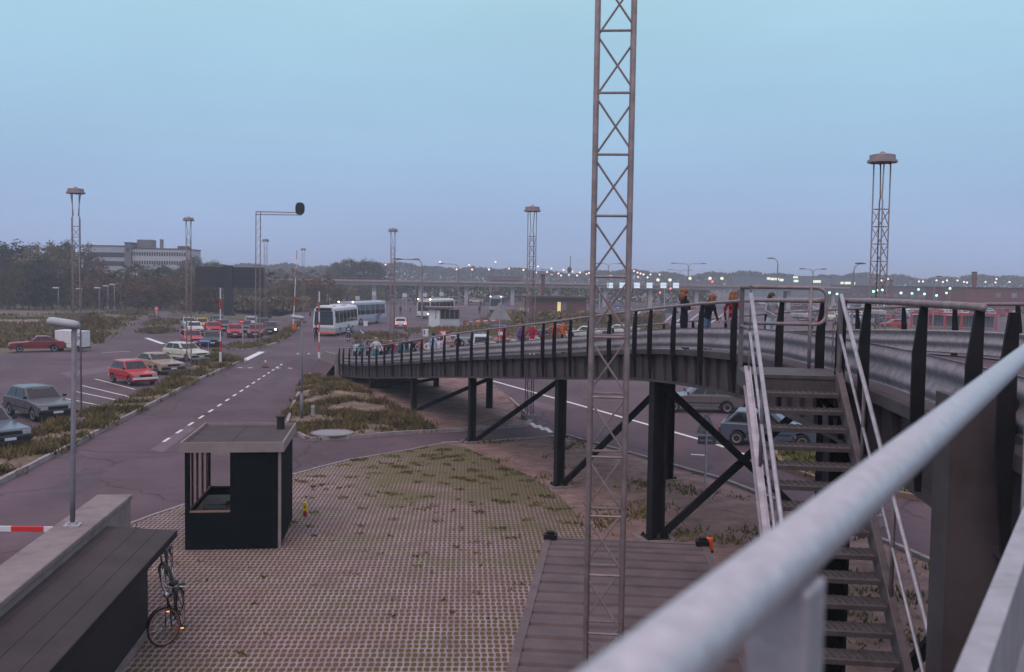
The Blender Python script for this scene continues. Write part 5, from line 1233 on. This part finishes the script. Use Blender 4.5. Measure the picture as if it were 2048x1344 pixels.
m = MB(); m.box(c-Vector((0, .05, 0)), (.46, .03, .46)); m.cur = 1; m.box(c-Vector((0, .07, 0)), (.50, .008, .11), rot=Matrix.Rotation(R(45), 3, 'Y')); m.prism([c+Vector((.21, -.08, -.21)), c+Vector((.21, -.08, .02)), c+Vector((-.02, -.08, -.21))], (0, .01, 0)); m.build('face', [blue_p, white_p], o)
Y_ = 82; c = at_y(888, 667, Y_); o = empty('yield_sign', 'white triangle sign with bright red border pointing down above the ramp people', 'sign', (c.x, Y_, 0)); sign_pole(o, Vector((c.x, Y_, 0)), c.z)
def tri(c, r, y, flip=-1): return [c+Vector((math.cos(R(a))*r, y, math.sin(R(a))*r*-flip)) for a in (90, 210, 330)]
m = MB(); m.prism(tri(c, .56, -.06, 1), (0, .03, 0)); m.cur = 1; m.prism(tri(c, .34, -.085, 1), (0, .03, 0)); m.build('face', [redsign, white_p], o)
def back_sign(px, yt, yb, w, Y, plate, base_py, lab):
    c0, c1 = at_y(px, yt, Y), at_y(px, yb, Y); o = empty('warning_sign', lab, 'sign', (c0.x, Y, 0)); hw = w/2/scale_at(Y); zz = c1.z
    m = MB(); m.prism([c0+Vector((-.06, 0, 0)), c0+Vector((.06, 0, 0)), Vector((c1.x+hw, Y, zz+.05)), Vector((c1.x+hw-.05, Y, zz)), Vector((c1.x-hw+.05, Y, zz)), Vector((c1.x-hw, Y, zz+.05))], (0, -.02, 0)); m.build('triangle', grey_p, o)
    p0, p1 = at_y(plate[0], plate[1], Y), at_y(plate[2], plate[3], Y); m = MB(); m.box(((p0.x+p1.x)/2, Y, (p0.z+p1.z)/2), (p1.x-p0.x, .02, p0.z-p1.z)); m.build('plate', pm('sign_back', (.13, .125, .14), .6), o)
    m = MB(); m.tube((c0.x, Y-.06, 0), (c0.x, Y-.06, c0.z-.1), .035); m.build('pole', galv, o)
    for z in (zz+.12, (p0.z+p1.z)/2): m = MB(); m.box((c0.x, Y-.035, z), (hw*1.2, .03, .05)); m.build('clamp', galv, o)
back_sign(1000, 605, 640, 44, 66, (980, 643, 1019, 658), 0, 'big grey triangular sign seen from behind above the low ramp rail')
back_sign(1413, 829, 868, 42, 31.3, (1396, 872, 1432, 889), 975, 'grey triangular sign with plate seen from behind under the brace crossing')
# booth barrier
b_ = at_z(929, 656); o = empty('road_barrier', 'red and white barrier arm beside the white booth', 'barrier', b_); m = MB()
for px in (929, 955): m = MB(); q = at_z(px, 656); m.box(q+up(.55), (.32, .3, 1.1)); m.build('post', orange_p, o)
m = MB(); q0, q1 = at_y(922, 643.5, b_.y), at_y(998, 640.5, b_.y)
for i in range(10): m.cur = i % 2; m.beam(q0.lerp(q1, i/10), q0.lerp(q1, (i+1)/10), .05, .16)
m.build('barrier_arm', [white_p, redsign], o)
# white booth with brown window band
b_ = at_z(888, 657.5); o = empty('toll_booth', 'white booth with flat brown roof and window band', 'booth', b_, R(3)); s_ = scale_at(b_.y); Wb = 64/s_; Hb = 42/s_
m = MB(); m.box((-Wb*.19, 1.2, Hb/2), (Wb*.60, 2.4, Hb-.02)); m.box((Wb*.28, 1.2, Hb*.23), (Wb*.40, 2.4, Hb*.46)); m.build('wall', pm('booth_wall', (.42, .43, .47), .7), o, local=True)
m = MB(); m.box((Wb*.10, -.02, Hb*.70), (Wb*.72, .05, Hb*.44)); m.box((Wb*.475, 1.2, Hb*.70), (.06, 2.3, Hb*.46)); m.build('window', glass, o, local=True)
m = MB()
for k in range(6): m.box((-Wb*.26+k*Wb*.145, -.06, Hb*.70), (.10, .05, Hb*.46))
m.build('window_frame', wood, o, local=True)
m = MB(); m.box((.1, 1.1, Hb+.06), (Wb+1.1, 3.4, .16)); m.build('roof', wood, o, local=True)
m = MB(); m.box((-Wb*.30, -.03, Hb*.45), (Wb*.33, .04, Hb*.86)); m.build('door', white_p, o, local=True)
b_ = at_z(851, 673); o = empty('ticket_machine', 'small white cabinet with dark slot left of the white booth', 'machine', b_); m = MB(); m.box((0, 0, .42), (.62, .5, .84)); m.build('body', white_p, o, local=True, bevel=.04); m = MB(); m.box((-.12, -.26, .5), (.1, .03, .5)); m.build('slot', black, o, local=True)
b_ = at_z(535, 638); o = empty('waste_bin', 'dark bin box at the edge of the lawn by the signboard', 'bin', b_); m = MB(); m.box((-.8, 0, .5), (1.2, .8, 1.0)); m.box((.3, 0, .45), (.5, .7, .85)); m.build('body', black, o, local=True, bevel=.05); m = MB(); m.box((-.8, 0, 1.03), (1.3, .9, .06)); m.build('lid', steel_dk, o, local=True)
b_ = at_z(731, 653.5); o = empty('road_board', 'small pale board standing in front of the coach', 'board', b_); m = MB(); m.box((0, 0, .45), (.55, .05, .7)); m.build('face', white_p, o, local=True); m = MB(); m.tube((-.2, .05, 0), (-.2, .05, .3), .03); m.tube((.2, .05, 0), (.2, .05, .3), .03); m.build('leg', galv, o, local=True)
Y_ = 78; c = at_y(1004, 667, Y_); o = empty('info_board', 'red framed board with white panel behind the ramp rail', 'sign', (c.x, Y_, 0)); m = MB(); m.box(c, (.72, .06, .85)); m.build('frame', red_p, o); m = MB(); m.box(c+Vector((0, -.04, .0)), (.58, .03, .26)); m.build('face', white_p, o); m = MB(); m.tube((c.x, Y_+.06, 0), (c.x, Y_+.06, c.z), .04); m.build('pole', galv, o)
b_ = at_z(1236, 640); o = empty('direction_sign', 'small blue sign on a pole beyond the close lattice mast', 'sign', b_); c = at_y(1236, 615, b_.y); m = MB(); m.box(c, (.75, .05, .6)); m.cur = 1; m.box(c+Vector((-.05, -.03, -.05)), (.4, .012, .2)); m.build('face', [blue_p, white_p], o); sign_pole(o, b_, c.z-.2)

# ------------------------------------------------------------------ red steel shelter at the right, brick building, booths
q0, q1 = at_z(1822, 655), at_z(1992, 660); d_ = (q1-q0); Ls_ = d_.length; o = empty('red_shelter', 'long low red steel shelter in front of the far car park', 'shelter', q0, math.atan2(d_.y, d_.x)); Hs = 32/scale_at(q0.y)
m = MB(); m.box((Ls_/2, .2, Hs-.2), (Ls_, .3, .36)); m.box((Ls_/2, 1.2, Hs-.12), (Ls_, 2.2, .12)); m.build('roof', steel_red, o, local=True)
for k in range(6):
    m = MB(); m.box((Ls_*k/5, .1, Hs/2-.2), (.34, .3, Hs-.4)); m.build('post', steel_red, o, local=True)
m = MB(); m.box((Ls_/2, 1.9, Hs*.45), (Ls_-.4, .06, Hs*.7)); m.build('panel', pm('shelter_panel', (.16, .14, .16), .5), o, local=True)
m = MB()
for k in range(24): m.box((Ls_*(k+.5)/24, 1.83, Hs*.45), (.06, .05, Hs*.7))
m.build('glazing_bar', grey_p, o, local=True)
b0_ = at_z(1782, 653); o = empty('red_rack', 'small red steel rack left of the long red shelter', 'rack', b0_); m = MB()
for x in (-.2, .9): m.box((x, 0, .75), (.22, .2, 1.5))
m.box((.35, 0, .8), (1.0, .1, .5)); m.build('frame', steel_red, o, local=True)
b_ = at_z(1036, 632); e_ = at_z(1158, 632); s_ = scale_at(b_.y); o = empty('brick_building', 'low red brick building with flat roof and lit window', 'building', b_); Wq = (e_-b_).length; Hq = 38/s_
m = MB(); m.box((Wq*.55, 4, Hq/2), (Wq*.9, 8, Hq)); m.build('wall', brick, o, local=True)
m = MB(); m.box((Wq*.49, 3.6, Hq+.12), (Wq*1.06, 9.4, .28)); m.build('roof', felt, o, local=True)
m = MB(); m.box((Wq*.60, -.03, Hq*.52), (Wq*.05, .06, Hq*.5)); m.build('window', win_warm, o, local=True); m = MB(); m.box((Wq*.67, -.03, Hq*.55), (Wq*.07, .06, Hq*.42)); m.build('window', pm('dull_window', (.22, .16, .18), .3), o, local=True)
for k in (.04, .075, .12, .15): 
    m = MB(); m.box((Wq*k, -.4, Hq*.22), (.14, .12, Hq*.44)); m.build('post', white_p, o, local=True)
m = MB(); m.box((Wq*.055, -.35, Hq*.5), (.5, .1, Hq*.8)); m.build('door', pm('ochre_door', (.30, .17, .05), .6), o, local=True)
cq = at_y(1085, 590, b_.y+7); ct_ = at_y(1085, 551, b_.y+7); o = empty('chimney', 'single red brick chimney behind the low brick building', 'chimney', (cq.x, cq.y, 0)); m = MB(); m.tube((cq.x, cq.y, 0), (cq.x, cq.y, ct_.z), .42, .36, 12); m.build('shaft', brick, o); m = MB(); m.tube((cq.x, cq.y, ct_.z), (cq.x, cq.y, ct_.z+.2), .42, n=12); m.build('cap', steel_dk, o)
def block(name, cat, label, px0, px1, ytop, Y, depth, mat, base=0, roofm=felt, wins=None, par=None):
    a, c = at_y(px0, ytop, Y), at_y(px1, ytop, Y); o = empty(name, label, cat, (a.x, Y, 0)); w = c.x-a.x; h = (a.z+c.z)/2
    m = MB(); m.box((w/2, depth/2, h/2), (w, depth, h)); m.build('wall', mat, o, local=True); m = MB(); m.box((w/2, depth/2, h+.12), (w+.5, depth+.5, .24)); m.build('roof', roofm, o, local=True)
    return o, w, h
o, w, h = block('warehouse', 'building', 'long dark brick hall at the right edge behind the car park', 1930, 2120, 577, 260, 25, brick)
for k, kx_ in enumerate((.35, .52, .75)):
    m = MB(); m.box((w*kx_, -.05, h*.72), (1.4, .1, 1.2)); m.build('window', pm('grey_window', (.25, .25, .28), .3) if k else MATS['dull_window'], o, local=True)
for px, yt, Y, r_, lab in ((1949, 545, 275, .5, 'square brick chimney behind the dark brick hall'), (1782, 561, 330, .42, 'short chimney behind the right light mast')):
    q = at_y(px, yt, Y); o = empty('chimney', lab, 'chimney', (q.x, Y, 0)); m = MB(); m.box((q.x, Y, q.z/2), (r_*2, r_*2, q.z)); m.build('shaft', brick, o); m = MB(); m.box((q.x, Y, q.z+.1), (r_*2.3, r_*2.3, .2)); m.build('cap', steel_dk, o)
o, w, h = block('hall', 'building', 'long low dark hall behind the right light mast', 1700, 1935, 574, 330, 20, pm('hall_wall', (.12, .085, .095), .8))
for k in range(14):
    m = MB(); m.box((w*(k+.5)/14, -.04, h*.55), (1.6, .08, .9)); m.build('window', MATS['dull_window'], o, local=True)
o, w, h = block('terminal_building', 'building', 'far long building with rows of lit greenish windows', 1490, 1745, 553, 560, 30, pm('terminal_wall', (.10, .11, .14), .8))
for px, yy, ww in ((1545, 558, 2.2), (1554, 558, 2.2), (1563, 560, 2.2), (1591, 554, 2.6), (1592, 562, 2.6), (1630, 563, 2.4), (1638, 563, 2.0), (1684, 566, 1.6), (1692, 566, 1.6), (1698, 566, 1.8), (1537, 557, 1.8), (1708, 567, 1.2)):
    q = at_y(px, yy, 560); m = MB(); m.box((q.x-o.location.x, -.1, q.z), (ww, .2, 1.3)); m.build('window', win_lit, o, local=True)
# pale office block on the left behind the wood
o, w, h = block('office_block', 'building', 'pale long office block standing above the dark trees at the left', 262, 372, 498, 300, 14, pm('office_wall', (.42, .42, .46), .8, var=.08))
for r_ in range(4):
    m = MB()
    for k in range(22): m.box((w*(k+.5)/22, -.04, h-1.5-2.6*r_), (w/22*.62, .08, 1.1))
    m.build('window', glass, o, local=True)
for x0, x1, yt, lab, mm_ in ((274, 303, 479, 'plant_room', MATS['sign_back']), (316, 321.5, 478, 'chimney', MATS['sign_back']), (355, 372, 492, 'plant_room', felt)):
    a, c = at_y(x0, yt, 303), at_y(x1, yt, 303); m = MB(); m.box(((a.x+c.x)/2-o.location.x, 5, (h+a.z)/2), (c.x-a.x, 4 if x1-x0 > 8 else .9, a.z-h)); m.build(lab, mm_, o, local=True)
o, w, h = block('office_block', 'building', 'left wing of the pale office block with dark balcony bands', 170, 249, 492, 300, 14, pm('office_wing', (.36, .35, .39), .8, var=.08))
for z in (h-2.6, h-5.2):
    m = MB(); m.box((w*.52, -.05, z), (w*.95, .1, 1.4)); m.build('window', glass, o, local=True)
o, w, h = block('stair_tower', 'tower', 'dark stair tower between the two wings of the pale office block', 249.5, 261.5, 486, 299, 12, pm('tower_wall', (.13, .11, .13), .8)); m = MB(); m.box((w*.5, -.04, h-2), (.8, .08, 1.2)); m.build('window', glass, o, local=True)
o, w, h = block('warehouse', 'building', 'far red brick warehouse above the overpass', 975, 1045, 554, 420, 14, brick); m = MB(); m.box((w*.5, -.05, h*.8), (w*.8, .1, .8)); m.build('window', glass, o, local=True)

# ------------------------------------------------------------------ overpass and sign gantry
Yf = 262; o = empty('overpass', 'long pale concrete road overpass on slim pillars across the background', 'overpass', (0, Yf, 0)); x0, x1 = at_y(520, 565, Yf).x, at_y(1700, 577, Yf).x
m = MB(); m.box(((x0+x1)/2, Yf+5, 5.35), (x1-x0, 10, .9)); m.build('deck', pm('overpass_deck', (.20, .18, .20), .9), o)
m = MB(); m.box(((x0+x1)/2, Yf-.15, 6.0), (x1-x0, .3, .5)); m.build('edge_beam', pm('tan_edge', (.36, .27, .23), .9), o)
m = MB(); m.box(((x0+x1)/2, Yf-.15, 6.75), (x1-x0, .06, .06)); k = x0
while k < x1: m.box((k, Yf-.15, 6.5), (.07, .07, .5)); k += 2.5
m.build('railing', mast_m, o)
for px in (655, 747, 840, 932, 1025, 1118, 1210, 1302, 1395, 1485, 1580, 1670):
    q = at_y(px, 590, Yf); m = MB(); m.box((q.x, Yf+3, 2.45), (1.0, 3.5, 4.9)); m.build('pillar', pm('pillar_concrete', (.40, .36, .36), .9) if 'pillar_concrete' not in MATS else MATS['pillar_concrete'], o)
Yg = 236; o = empty('sign_gantry', 'row of lit pale lane signs on a long gantry behind the close lattice mast', 'gantry', (at_y(1285, 590, Yg).x, Yg, 0))
m = MB(); a, c = at_y(1185, 567, Yg), at_y(1475, 572, Yg); m.beam(a, c, .4, .4); m.build('beam', pm('gantry_beam', (.30, .22, .20), .8), o)
for px in (1200, 1330, 1462):
    q = at_y(px, 572, Yg); m = MB(); m.tube((q.x, Yg+.3, 0), (q.x, Yg+.3, q.z), .12); m.build('post', galv, o)
for px in (1220, 1245, 1274, 1299, 1327, 1352):
    q = at_y(px, 570.5, Yg-.3); m = MB(); m.box(q+up(.32), (1.4, .12, .55)); m.box(q+up(-.34), (1.4, .12, .62)); m.build('lane_sign', sign_lit, o)

# ------------------------------------------------------------------ street lamps
GL = 'lit street lamps along the far road'
def lit_lamp(px, py, Y, mat, r, label, group):
    q = at_y(px, py, Y); o = empty('street_lamp', label, 'street lamp', (q.x, Y, 0), 0, group)
    m = MB(); m.tube((q.x, Y, 0), (q.x, Y, q.z-.1), .10, .06, 6); m.build('pole', mast_m, o); m = MB(); m.ell(q, (r, r*.8, r*.9), 8, 6); m.build('lamp', mat, o)
pts = [(771, 529), (880, 524), (913, 539), (938, 530), (944, 539), (978, 539), (991, 524), (1018, 537), (1047, 540), (1076, 533), (1072, 545), (1094, 544), (1103, 537), (1103, 549), (1117, 547), (1122, 551), (1127, 540), (1145, 543), (1138, 550), (1154, 551), (1160, 545), (1173, 548), (1178, 546), (1268, 542), (1275, 545), (1281, 547), (1287, 549), (1301, 549), (1319, 549), (1220, 552), (1224, 552), (1232, 553), (1244, 553), (1276, 554), (1295, 555), (702, 526)]
for px, py in pts: lit_lamp(px, py, 430+((px*7) % 60), lamp_on, .42, 'lit pinkish street lamp in the far row beyond the overpass', GL)
for px, py in [(1763, 561), (1776, 558), (1846, 563), (1873, 561), (1886, 564), (1894, 561), (1915, 561), (1928, 564), (1934, 565), (1971, 564), (1993, 558), (1991, 565), (2019, 564), (1838, 563)]: lit_lamp(px, py, 420+((px*7) % 40), lamp_on, .42, 'lit pinkish street lamp in the far row at the right, above the car park', 'lit street lamps at the right')
for px, py in [(1651, 585), (1659, 585.5), (1666, 586), (1674, 588), (1747, 583), (1754, 581), (1765, 580), (1802, 586), (1824, 587), (1837, 579), (1849, 588), (1873, 591), (1893, 586), (1900, 577), (1972, 588), (2011, 590)]: lit_lamp(px, py, 230+((px*3) % 40), lamp_g, .34, 'green-white lit lamp on a pole over the far car park', 'green lamps of the far car park')
for px, py in [(1316, 560), (1340, 560), (1420, 557), (1380, 557), (1444, 557)]: lit_lamp(px, py, 400, win_lit, .7, 'greenish white lamp in the far row beside the lit building', 'greenish lamps in the far row')
for px, py in [(1341, 577), (1320, 585), (1425, 563)]: lit_lamp(px, py, 225, lamp_r, .22, 'small red signal light under the lit lane signs', 'red signals at the gantry')
def arm_lamp(px, ytop, Hh, arms, label, group='unlit curved-arm street lamps', L_=2.2, lit=False):
    yh = 562+(px-1024)*.0148; s_ = (yh-ytop)/(Hh-CAM_H); Y = FPX/s_; q = at_y(px, ytop, Y); o = empty('street_lamp', label, 'street lamp', (q.x, Y, 0), 0, group); H_ = q.z
    m = MB(); m.tube((0, 0, 0), (0, 0, H_-.7), .11, .075, 8); m.build('pole', mast_m, o, local=True)
    for a in arms:
        m = MB(); m.path([(0, 0, H_-.75), (a*.12, 0, H_-.3), (a*.45, 0, H_-.05), (a*L_, 0, H_)], .05, 6); m.build('arm', mast_m, o, local=True); m = MB(); m.ell((a*(L_+.45), 0, H_+.02), (.55, .14, .09), 10, 6); m.build('lamp_head', galv_rust, o, local=True)
arm_lamp(790, 518, 9.0, (1,), 'brown curved-arm lamp pole near the white hatchback on the road, arm to the right'); arm_lamp(845, 519, 8.6, (-1,), 'brown curved-arm lamp pole by the cream coach, arm to the left')
arm_lamp(917, 528, 9.0, (-1,), 'thin lamp pole right of the white booth, arm to the left'); arm_lamp(1217, 527, 10, (-1, 1), 'double-arm lamp seen through the close lattice mast', L_=1.8)
arm_lamp(1377, 527, 10, (-1, 1), 'double-arm lamp above the red-haired people'); arm_lamp(1360, 540, 10, (-1, 1), 'farther double-arm lamp left of the one above the red-haired people'); arm_lamp(1556, 517, 10, (-1,), 'single-arm lamp pole above the stair landing frame', L_=.5)
arm_lamp(1626, 538, 9, (-1, 1), 'double-arm lamp left of the right light mast', L_=1.2); arm_lamp(1708, 527, 8.6, (1,), 'single lamp pole close to the left of the right light mast', L_=.15)
arm_lamp(1103, 539, 9, (-1,), 'thin lamp pole right of the brick chimney', L_=1.5); arm_lamp(981, 540, 9, (1,), 'thin lamp pole above the big grey triangle sign', L_=.4); arm_lamp(1869, 553, 8, (1,), 'thin dark pole above the red shelter at the right', L_=.2)
q = at_y(1141, 512, 420); o = empty('radio_mast', 'thin dark radio mast on the skyline left of the close lattice mast', 'mast', (q.x, 420, 0)); m = MB(); m.tube((q.x, 420, 0), q, .35, .18, 6); m.build('shaft', mast_m, o); m = MB(); m.ell((q.x-.3, 420, q.z-5.8), (1.0, .7, 1.3)); m.build('antenna', steel_dk, o)
# small direction boards far off
for px, py in ((715, 596), (748, 587), (809, 590), (850, 590), (883, 588)):
    q = at_y(px, py, 215); o = empty('lane_sign', 'small pale lane sign on two posts on the far apron', 'sign', (q.x, 215, 0), 0, 'pale lane signs on the far apron'); m = MB(); m.box(q, (.9, .1, .8)); m.build('face', pm('lane_face', (.5, .54, .60), .6) if 'lane_face' not in MATS else MATS['lane_face'], o)
    m = MB(); m.tube((q.x-.35, 215.1, 0), (q.x-.35, 215.1, q.z), .05); m.tube((q.x+.35, 215.1, 0), (q.x+.35, 215.1, q.z), .05); m.build('post', galv, o)

# ------------------------------------------------------------------ trees
def make_tree(seed, leaf, h=10.0, cr=3.6, n_cl=60, per=46, ls=.34):
    rg = random.Random(seed); o = empty('tree', 'x', 'tree'); m = MB(); m.path([(0, 0, 0), (.1, 0, h*.3), (rg.uniform(-.3, .3), .1, h*.62), (0, 0, h*.85)], .22, 7, r2=.05)
    for k in range(7):
        a = rg.uniform(0, 6.28); z = h*rg.uniform(.25, .65); l = cr*rg.uniform(.5, .9); m.path([(0, 0, z), (math.cos(a)*l*.5, math.sin(a)*l*.5, z+l*.4), (math.cos(a)*l, math.sin(a)*l, z+l*.6)], .08, 5, r2=.02)
    m.build('trunk', bark, o, local=True)
    m = MB()
    for k in range(n_cl):
        u = rg.uniform(-1, 1); a = rg.uniform(0, 6.28); rr = rg.uniform(.35, 1.0)**.5; w = math.sqrt(1-u*u)
        c = Vector((math.cos(a)*w*cr*rr, math.sin(a)*w*cr*rr, h*.50+u*h*.49*rr)); c.x *= 1-.25*max(0, u); cs_ = rg.uniform(.5, 1.15)
        for j in range(per):
            d = Vector((rg.gauss(0, 1), rg.gauss(0, 1), rg.gauss(0, .8))); p = c+d*.42*cs_
            x = Vector((rg.gauss(0, 1), rg.gauss(0, 1), rg.gauss(0, 1))).normalized(); y = x.orthogonal().normalized(); s_ = ls*rg.uniform(.6, 1.25)
            if p.z < .1: continue
            m.add([p-x*s_*.5, p+y*s_*.32, p+x*s_*.5, p-y*s_*.32], [(0, 1, 2, 3)])
    m.build('crown', leaf, o, local=True, fixn=False); return o
T = [make_tree(1, leafA), make_tree(2, leafA, cr=4.2), make_tree(3, leafB, cr=3.8), make_tree(4, leafB, h=9, cr=4.0, n_cl=55), make_tree(5, leafA, h=11, cr=3.2)]
used = set()
def plant(x, y, h, kinds, label, group, rg):
    t_ = rg.choice(kinds); pr = T[t_]; hh = (10, 10, 10, 9, 11)[t_]; s_ = h/hh*rg.uniform(.9, 1.08)
    if t_ not in used:
        used.add(t_); o = pr; o.location = (x, y, -.05); o.rotation_euler = (0, 0, rg.uniform(0, 6.28)); o.scale = (s_*1.1, s_*1.1, s_); tag(o, label, 'tree', group)
    else: copy_at(pr, (x, y, -.05), rg.uniform(0, 6.28), label, group, (s_*rg.uniform(1.0, 1.35), s_*rg.uniform(1.0, 1.35), s_))
rg = random.Random(5)
def row(px0, px1, step, Y0, Y1, tops, kinds, label, group):
    px = px0
    while px < px1:
        Y = rg.uniform(Y0, Y1); f = (px-px0)/(px1-px0)
        yt = tops[0]+(tops[1]-tops[0])*f + rg.uniform(-4, 5) if isinstance(tops, tuple) else tops(px)+rg.uniform(-4, 5)
        q = at_y(px, yt, Y); plant(q.x, Y, max(3, q.z), kinds, label, group, rg); px += step*rg.uniform(.75, 1.25)
row(-90, 175, 15, 225, 240, lambda p: 488 if p < 150 else 500, [0, 1, 4, 3], 'tall dark tree in the back of the wood at the left edge', 'tall trees at the left edge')
row(-80, 395, 15, 205, 218, lambda p: 514 if p < 120 else 531, [0, 1, 4, 2], 'dark tree in the middle of the wood below the office block', 'trees below the office block')
row(-80, 170, 15, 178, 192, (540, 548), [0, 1, 4], 'dark green tree at the front of the wood by the sand track', 'front trees of the left wood')
row(160, 420, 15, 186, 200, (548, 553), [2, 3, 2, 1], 'brownish tree at the front of the wood behind the short lamp posts', 'brownish front trees')
row(372, 460, 14, 290, 310, (508, 528), [1, 4, 2], 'tree on the rise right of the office block', 'trees right of the office block')
row(400, 660, 14, 205, 235, (547, 553), [2, 3, 1], 'brownish tree in the belt behind the signboard', 'tree belt behind the signboard')
row(520, 680, 14, 300, 330, (536, 543), [1, 2, 3], 'hazy tree in the belt left of the overpass', 'hazy trees left of the overpass')
row(662, 768, 11, 330, 345, lambda p: 519+abs(p-712)*.12, [0, 1], 'tree of the round grove above the overpass', 'round grove above the overpass')
row(645, 790, 13, 285, 300, (566, 572), [1, 2], 'low tree under the overpass behind the coaches', 'low trees under the overpass')
for px, py, h in ((184, 664, 2.6), (207, 662, 2.3), (192, 676, 1.8), (176, 684, 1.6), (222, 655, 1.7), (243, 648, 1.6), (262, 641, 1.5), (279, 633, 1.6), (198, 686, 1.3)):
    q = at_z(px, py); o = copy_at(T[2 if px < 230 else 3], (q.x, q.y, -.3), rg.uniform(0, 6), 'rusty brown shrub in the hedge between the sand track and the lane', 'hedge shrubs by the lane', (h/10*1.3, h/10*1.3, h/10*1.05)); o.name = 'shrub'; o['category'] = 'shrub'
for px, py, h in ((350, 629, 2.4), (366, 628, 2.2), (382, 628, 2.6), (398, 628, 2.4), (414, 628, 2.7), (430, 628, 2.4), (443, 628, 2.0)):
    q = at_z(px, py); o = copy_at(T[3], (q.x, q.y, -.3), rg.uniform(0, 6), 'dark low shrub in the row left of the signboard column', 'shrub row by the signboard', (h/9*1.2, h/9*.9, h/9)); o.name = 'shrub'; o['category'] = 'shrub'
for px, py, h, lab in ((309, 647, 2.0, 'single round shrub under the round sign on the car park island'), (745, 676, .9, 'low dark shrub on the traffic island behind the ramp people'), (772, 676, 1.1, 'dark shrub in the middle of the traffic island'), (1010, 634, 1.8, 'shrub left of the brick building')):
    q = at_z(px, py, .1); o = copy_at(T[2], (q.x, q.y, -.2), rg.uniform(0, 6), lab, None, (h/10*1.5, h/10*1.2, h/10)); o.name = 'shrub'; o['category'] = 'shrub'
for px, py, h in ((1140, 634, 2.6), (1105, 636, 2.2), (1125, 590, 5.5)):
    q = at_z(px, 636); Y_ = q.y+ (12 if py == 590 else -6); q = at_y(px, 636, Y_); copy_at(T[0], (q.x, Y_, -.1), rg.uniform(0, 6), 'small dark tree by the brick building', 'small trees by the brick building', (h/10*.8, h/10*.8, h/10))
# the rough shrubbery before the brick building and the far wood read as one mass each
def mass(name, label, cat, px0, px1, Y0, Y1, topf, n, ls, leaf, seed):
    rg = random.Random(seed); m = MB()
    for i in range(n):
        px = rg.uniform(px0, px1); Y = rg.uniform(Y0, Y1); q = at_y(px, topf(px, rg), Y); z = q.z*(1-rg.random()**2.2*.95)
        x = Vector((rg.gauss(0, 1), rg.gauss(0, 1), rg.gauss(0, 1))).normalized(); y = x.orthogonal().normalized(); s_ = ls*rg.uniform(.6, 1.4); p = Vector((q.x, Y, max(.05, z)))
        m.add([p-x*s_*.5, p+y*s_*.35, p+x*s_*.5, p-y*s_*.35], [(0, 1, 2, 3)])
    return stuff(m.build(name, leaf, fixn=False), label, cat)
def ft(px, rg):
    b = 562+(px-1024)*.0148; return b-13-9*abs(math.sin(px*.013+1))-5*abs(math.sin(px*.041))-(8 if px < 950 else 0)*abs(math.sin(px*.006))+rg.uniform(0, 7)
mass('far_wood', 'hazy line of far woods along the whole skyline', 'wood', 380, 2300, 640, 760, ft, 26000, 2.6, leafA, 31)
mass('hedge', 'dark rough hedge under the overpass across the background', 'hedge', 560, 1420, 292, 304, lambda p, r: 573+(p-1024)*.0148, 5200, 1.1, leafA, 32)
mass('shrubbery', 'rough dark shrubbery in front of the brick building', 'shrubbery', 1020, 1330, 150, 166, lambda p, r: 624+(p-1024)*.012+3*math.sin(p*.09), 5200, .55, leafB, 33)
mass('shrubbery', 'low brown shrubs along the edge of the apron left of the buses', 'shrubbery', 360, 620, 188, 196, lambda p, r: 596+2.5*math.sin(p*.11), 3000, .7, leafB, 34)

# ------------------------------------------------------------------ dusk air
hb = MB(); hb.box((0, 1130, 10.0), (2640, 2440, 24)); hz = hb.build('haze', [], None)
hm_ = bpy.data.materials.new('dusk_haze'); hm_.use_nodes = True; t = hm_.node_tree; t.nodes.clear(); vo = nd(t, 'ShaderNodeVolumePrincipled'); vo.inputs['Color'].default_value = (.80, .87, 1.0, 1); vo.inputs['Density'].default_value = .00085; vo.inputs['Anisotropy'].default_value = .0
ou = nd(t, 'ShaderNodeOutputMaterial'); t.links.new(vo.outputs[0], ou.inputs['Volume']); hz.data.materials.append(hm_); hz['kind'] = 'stuff'
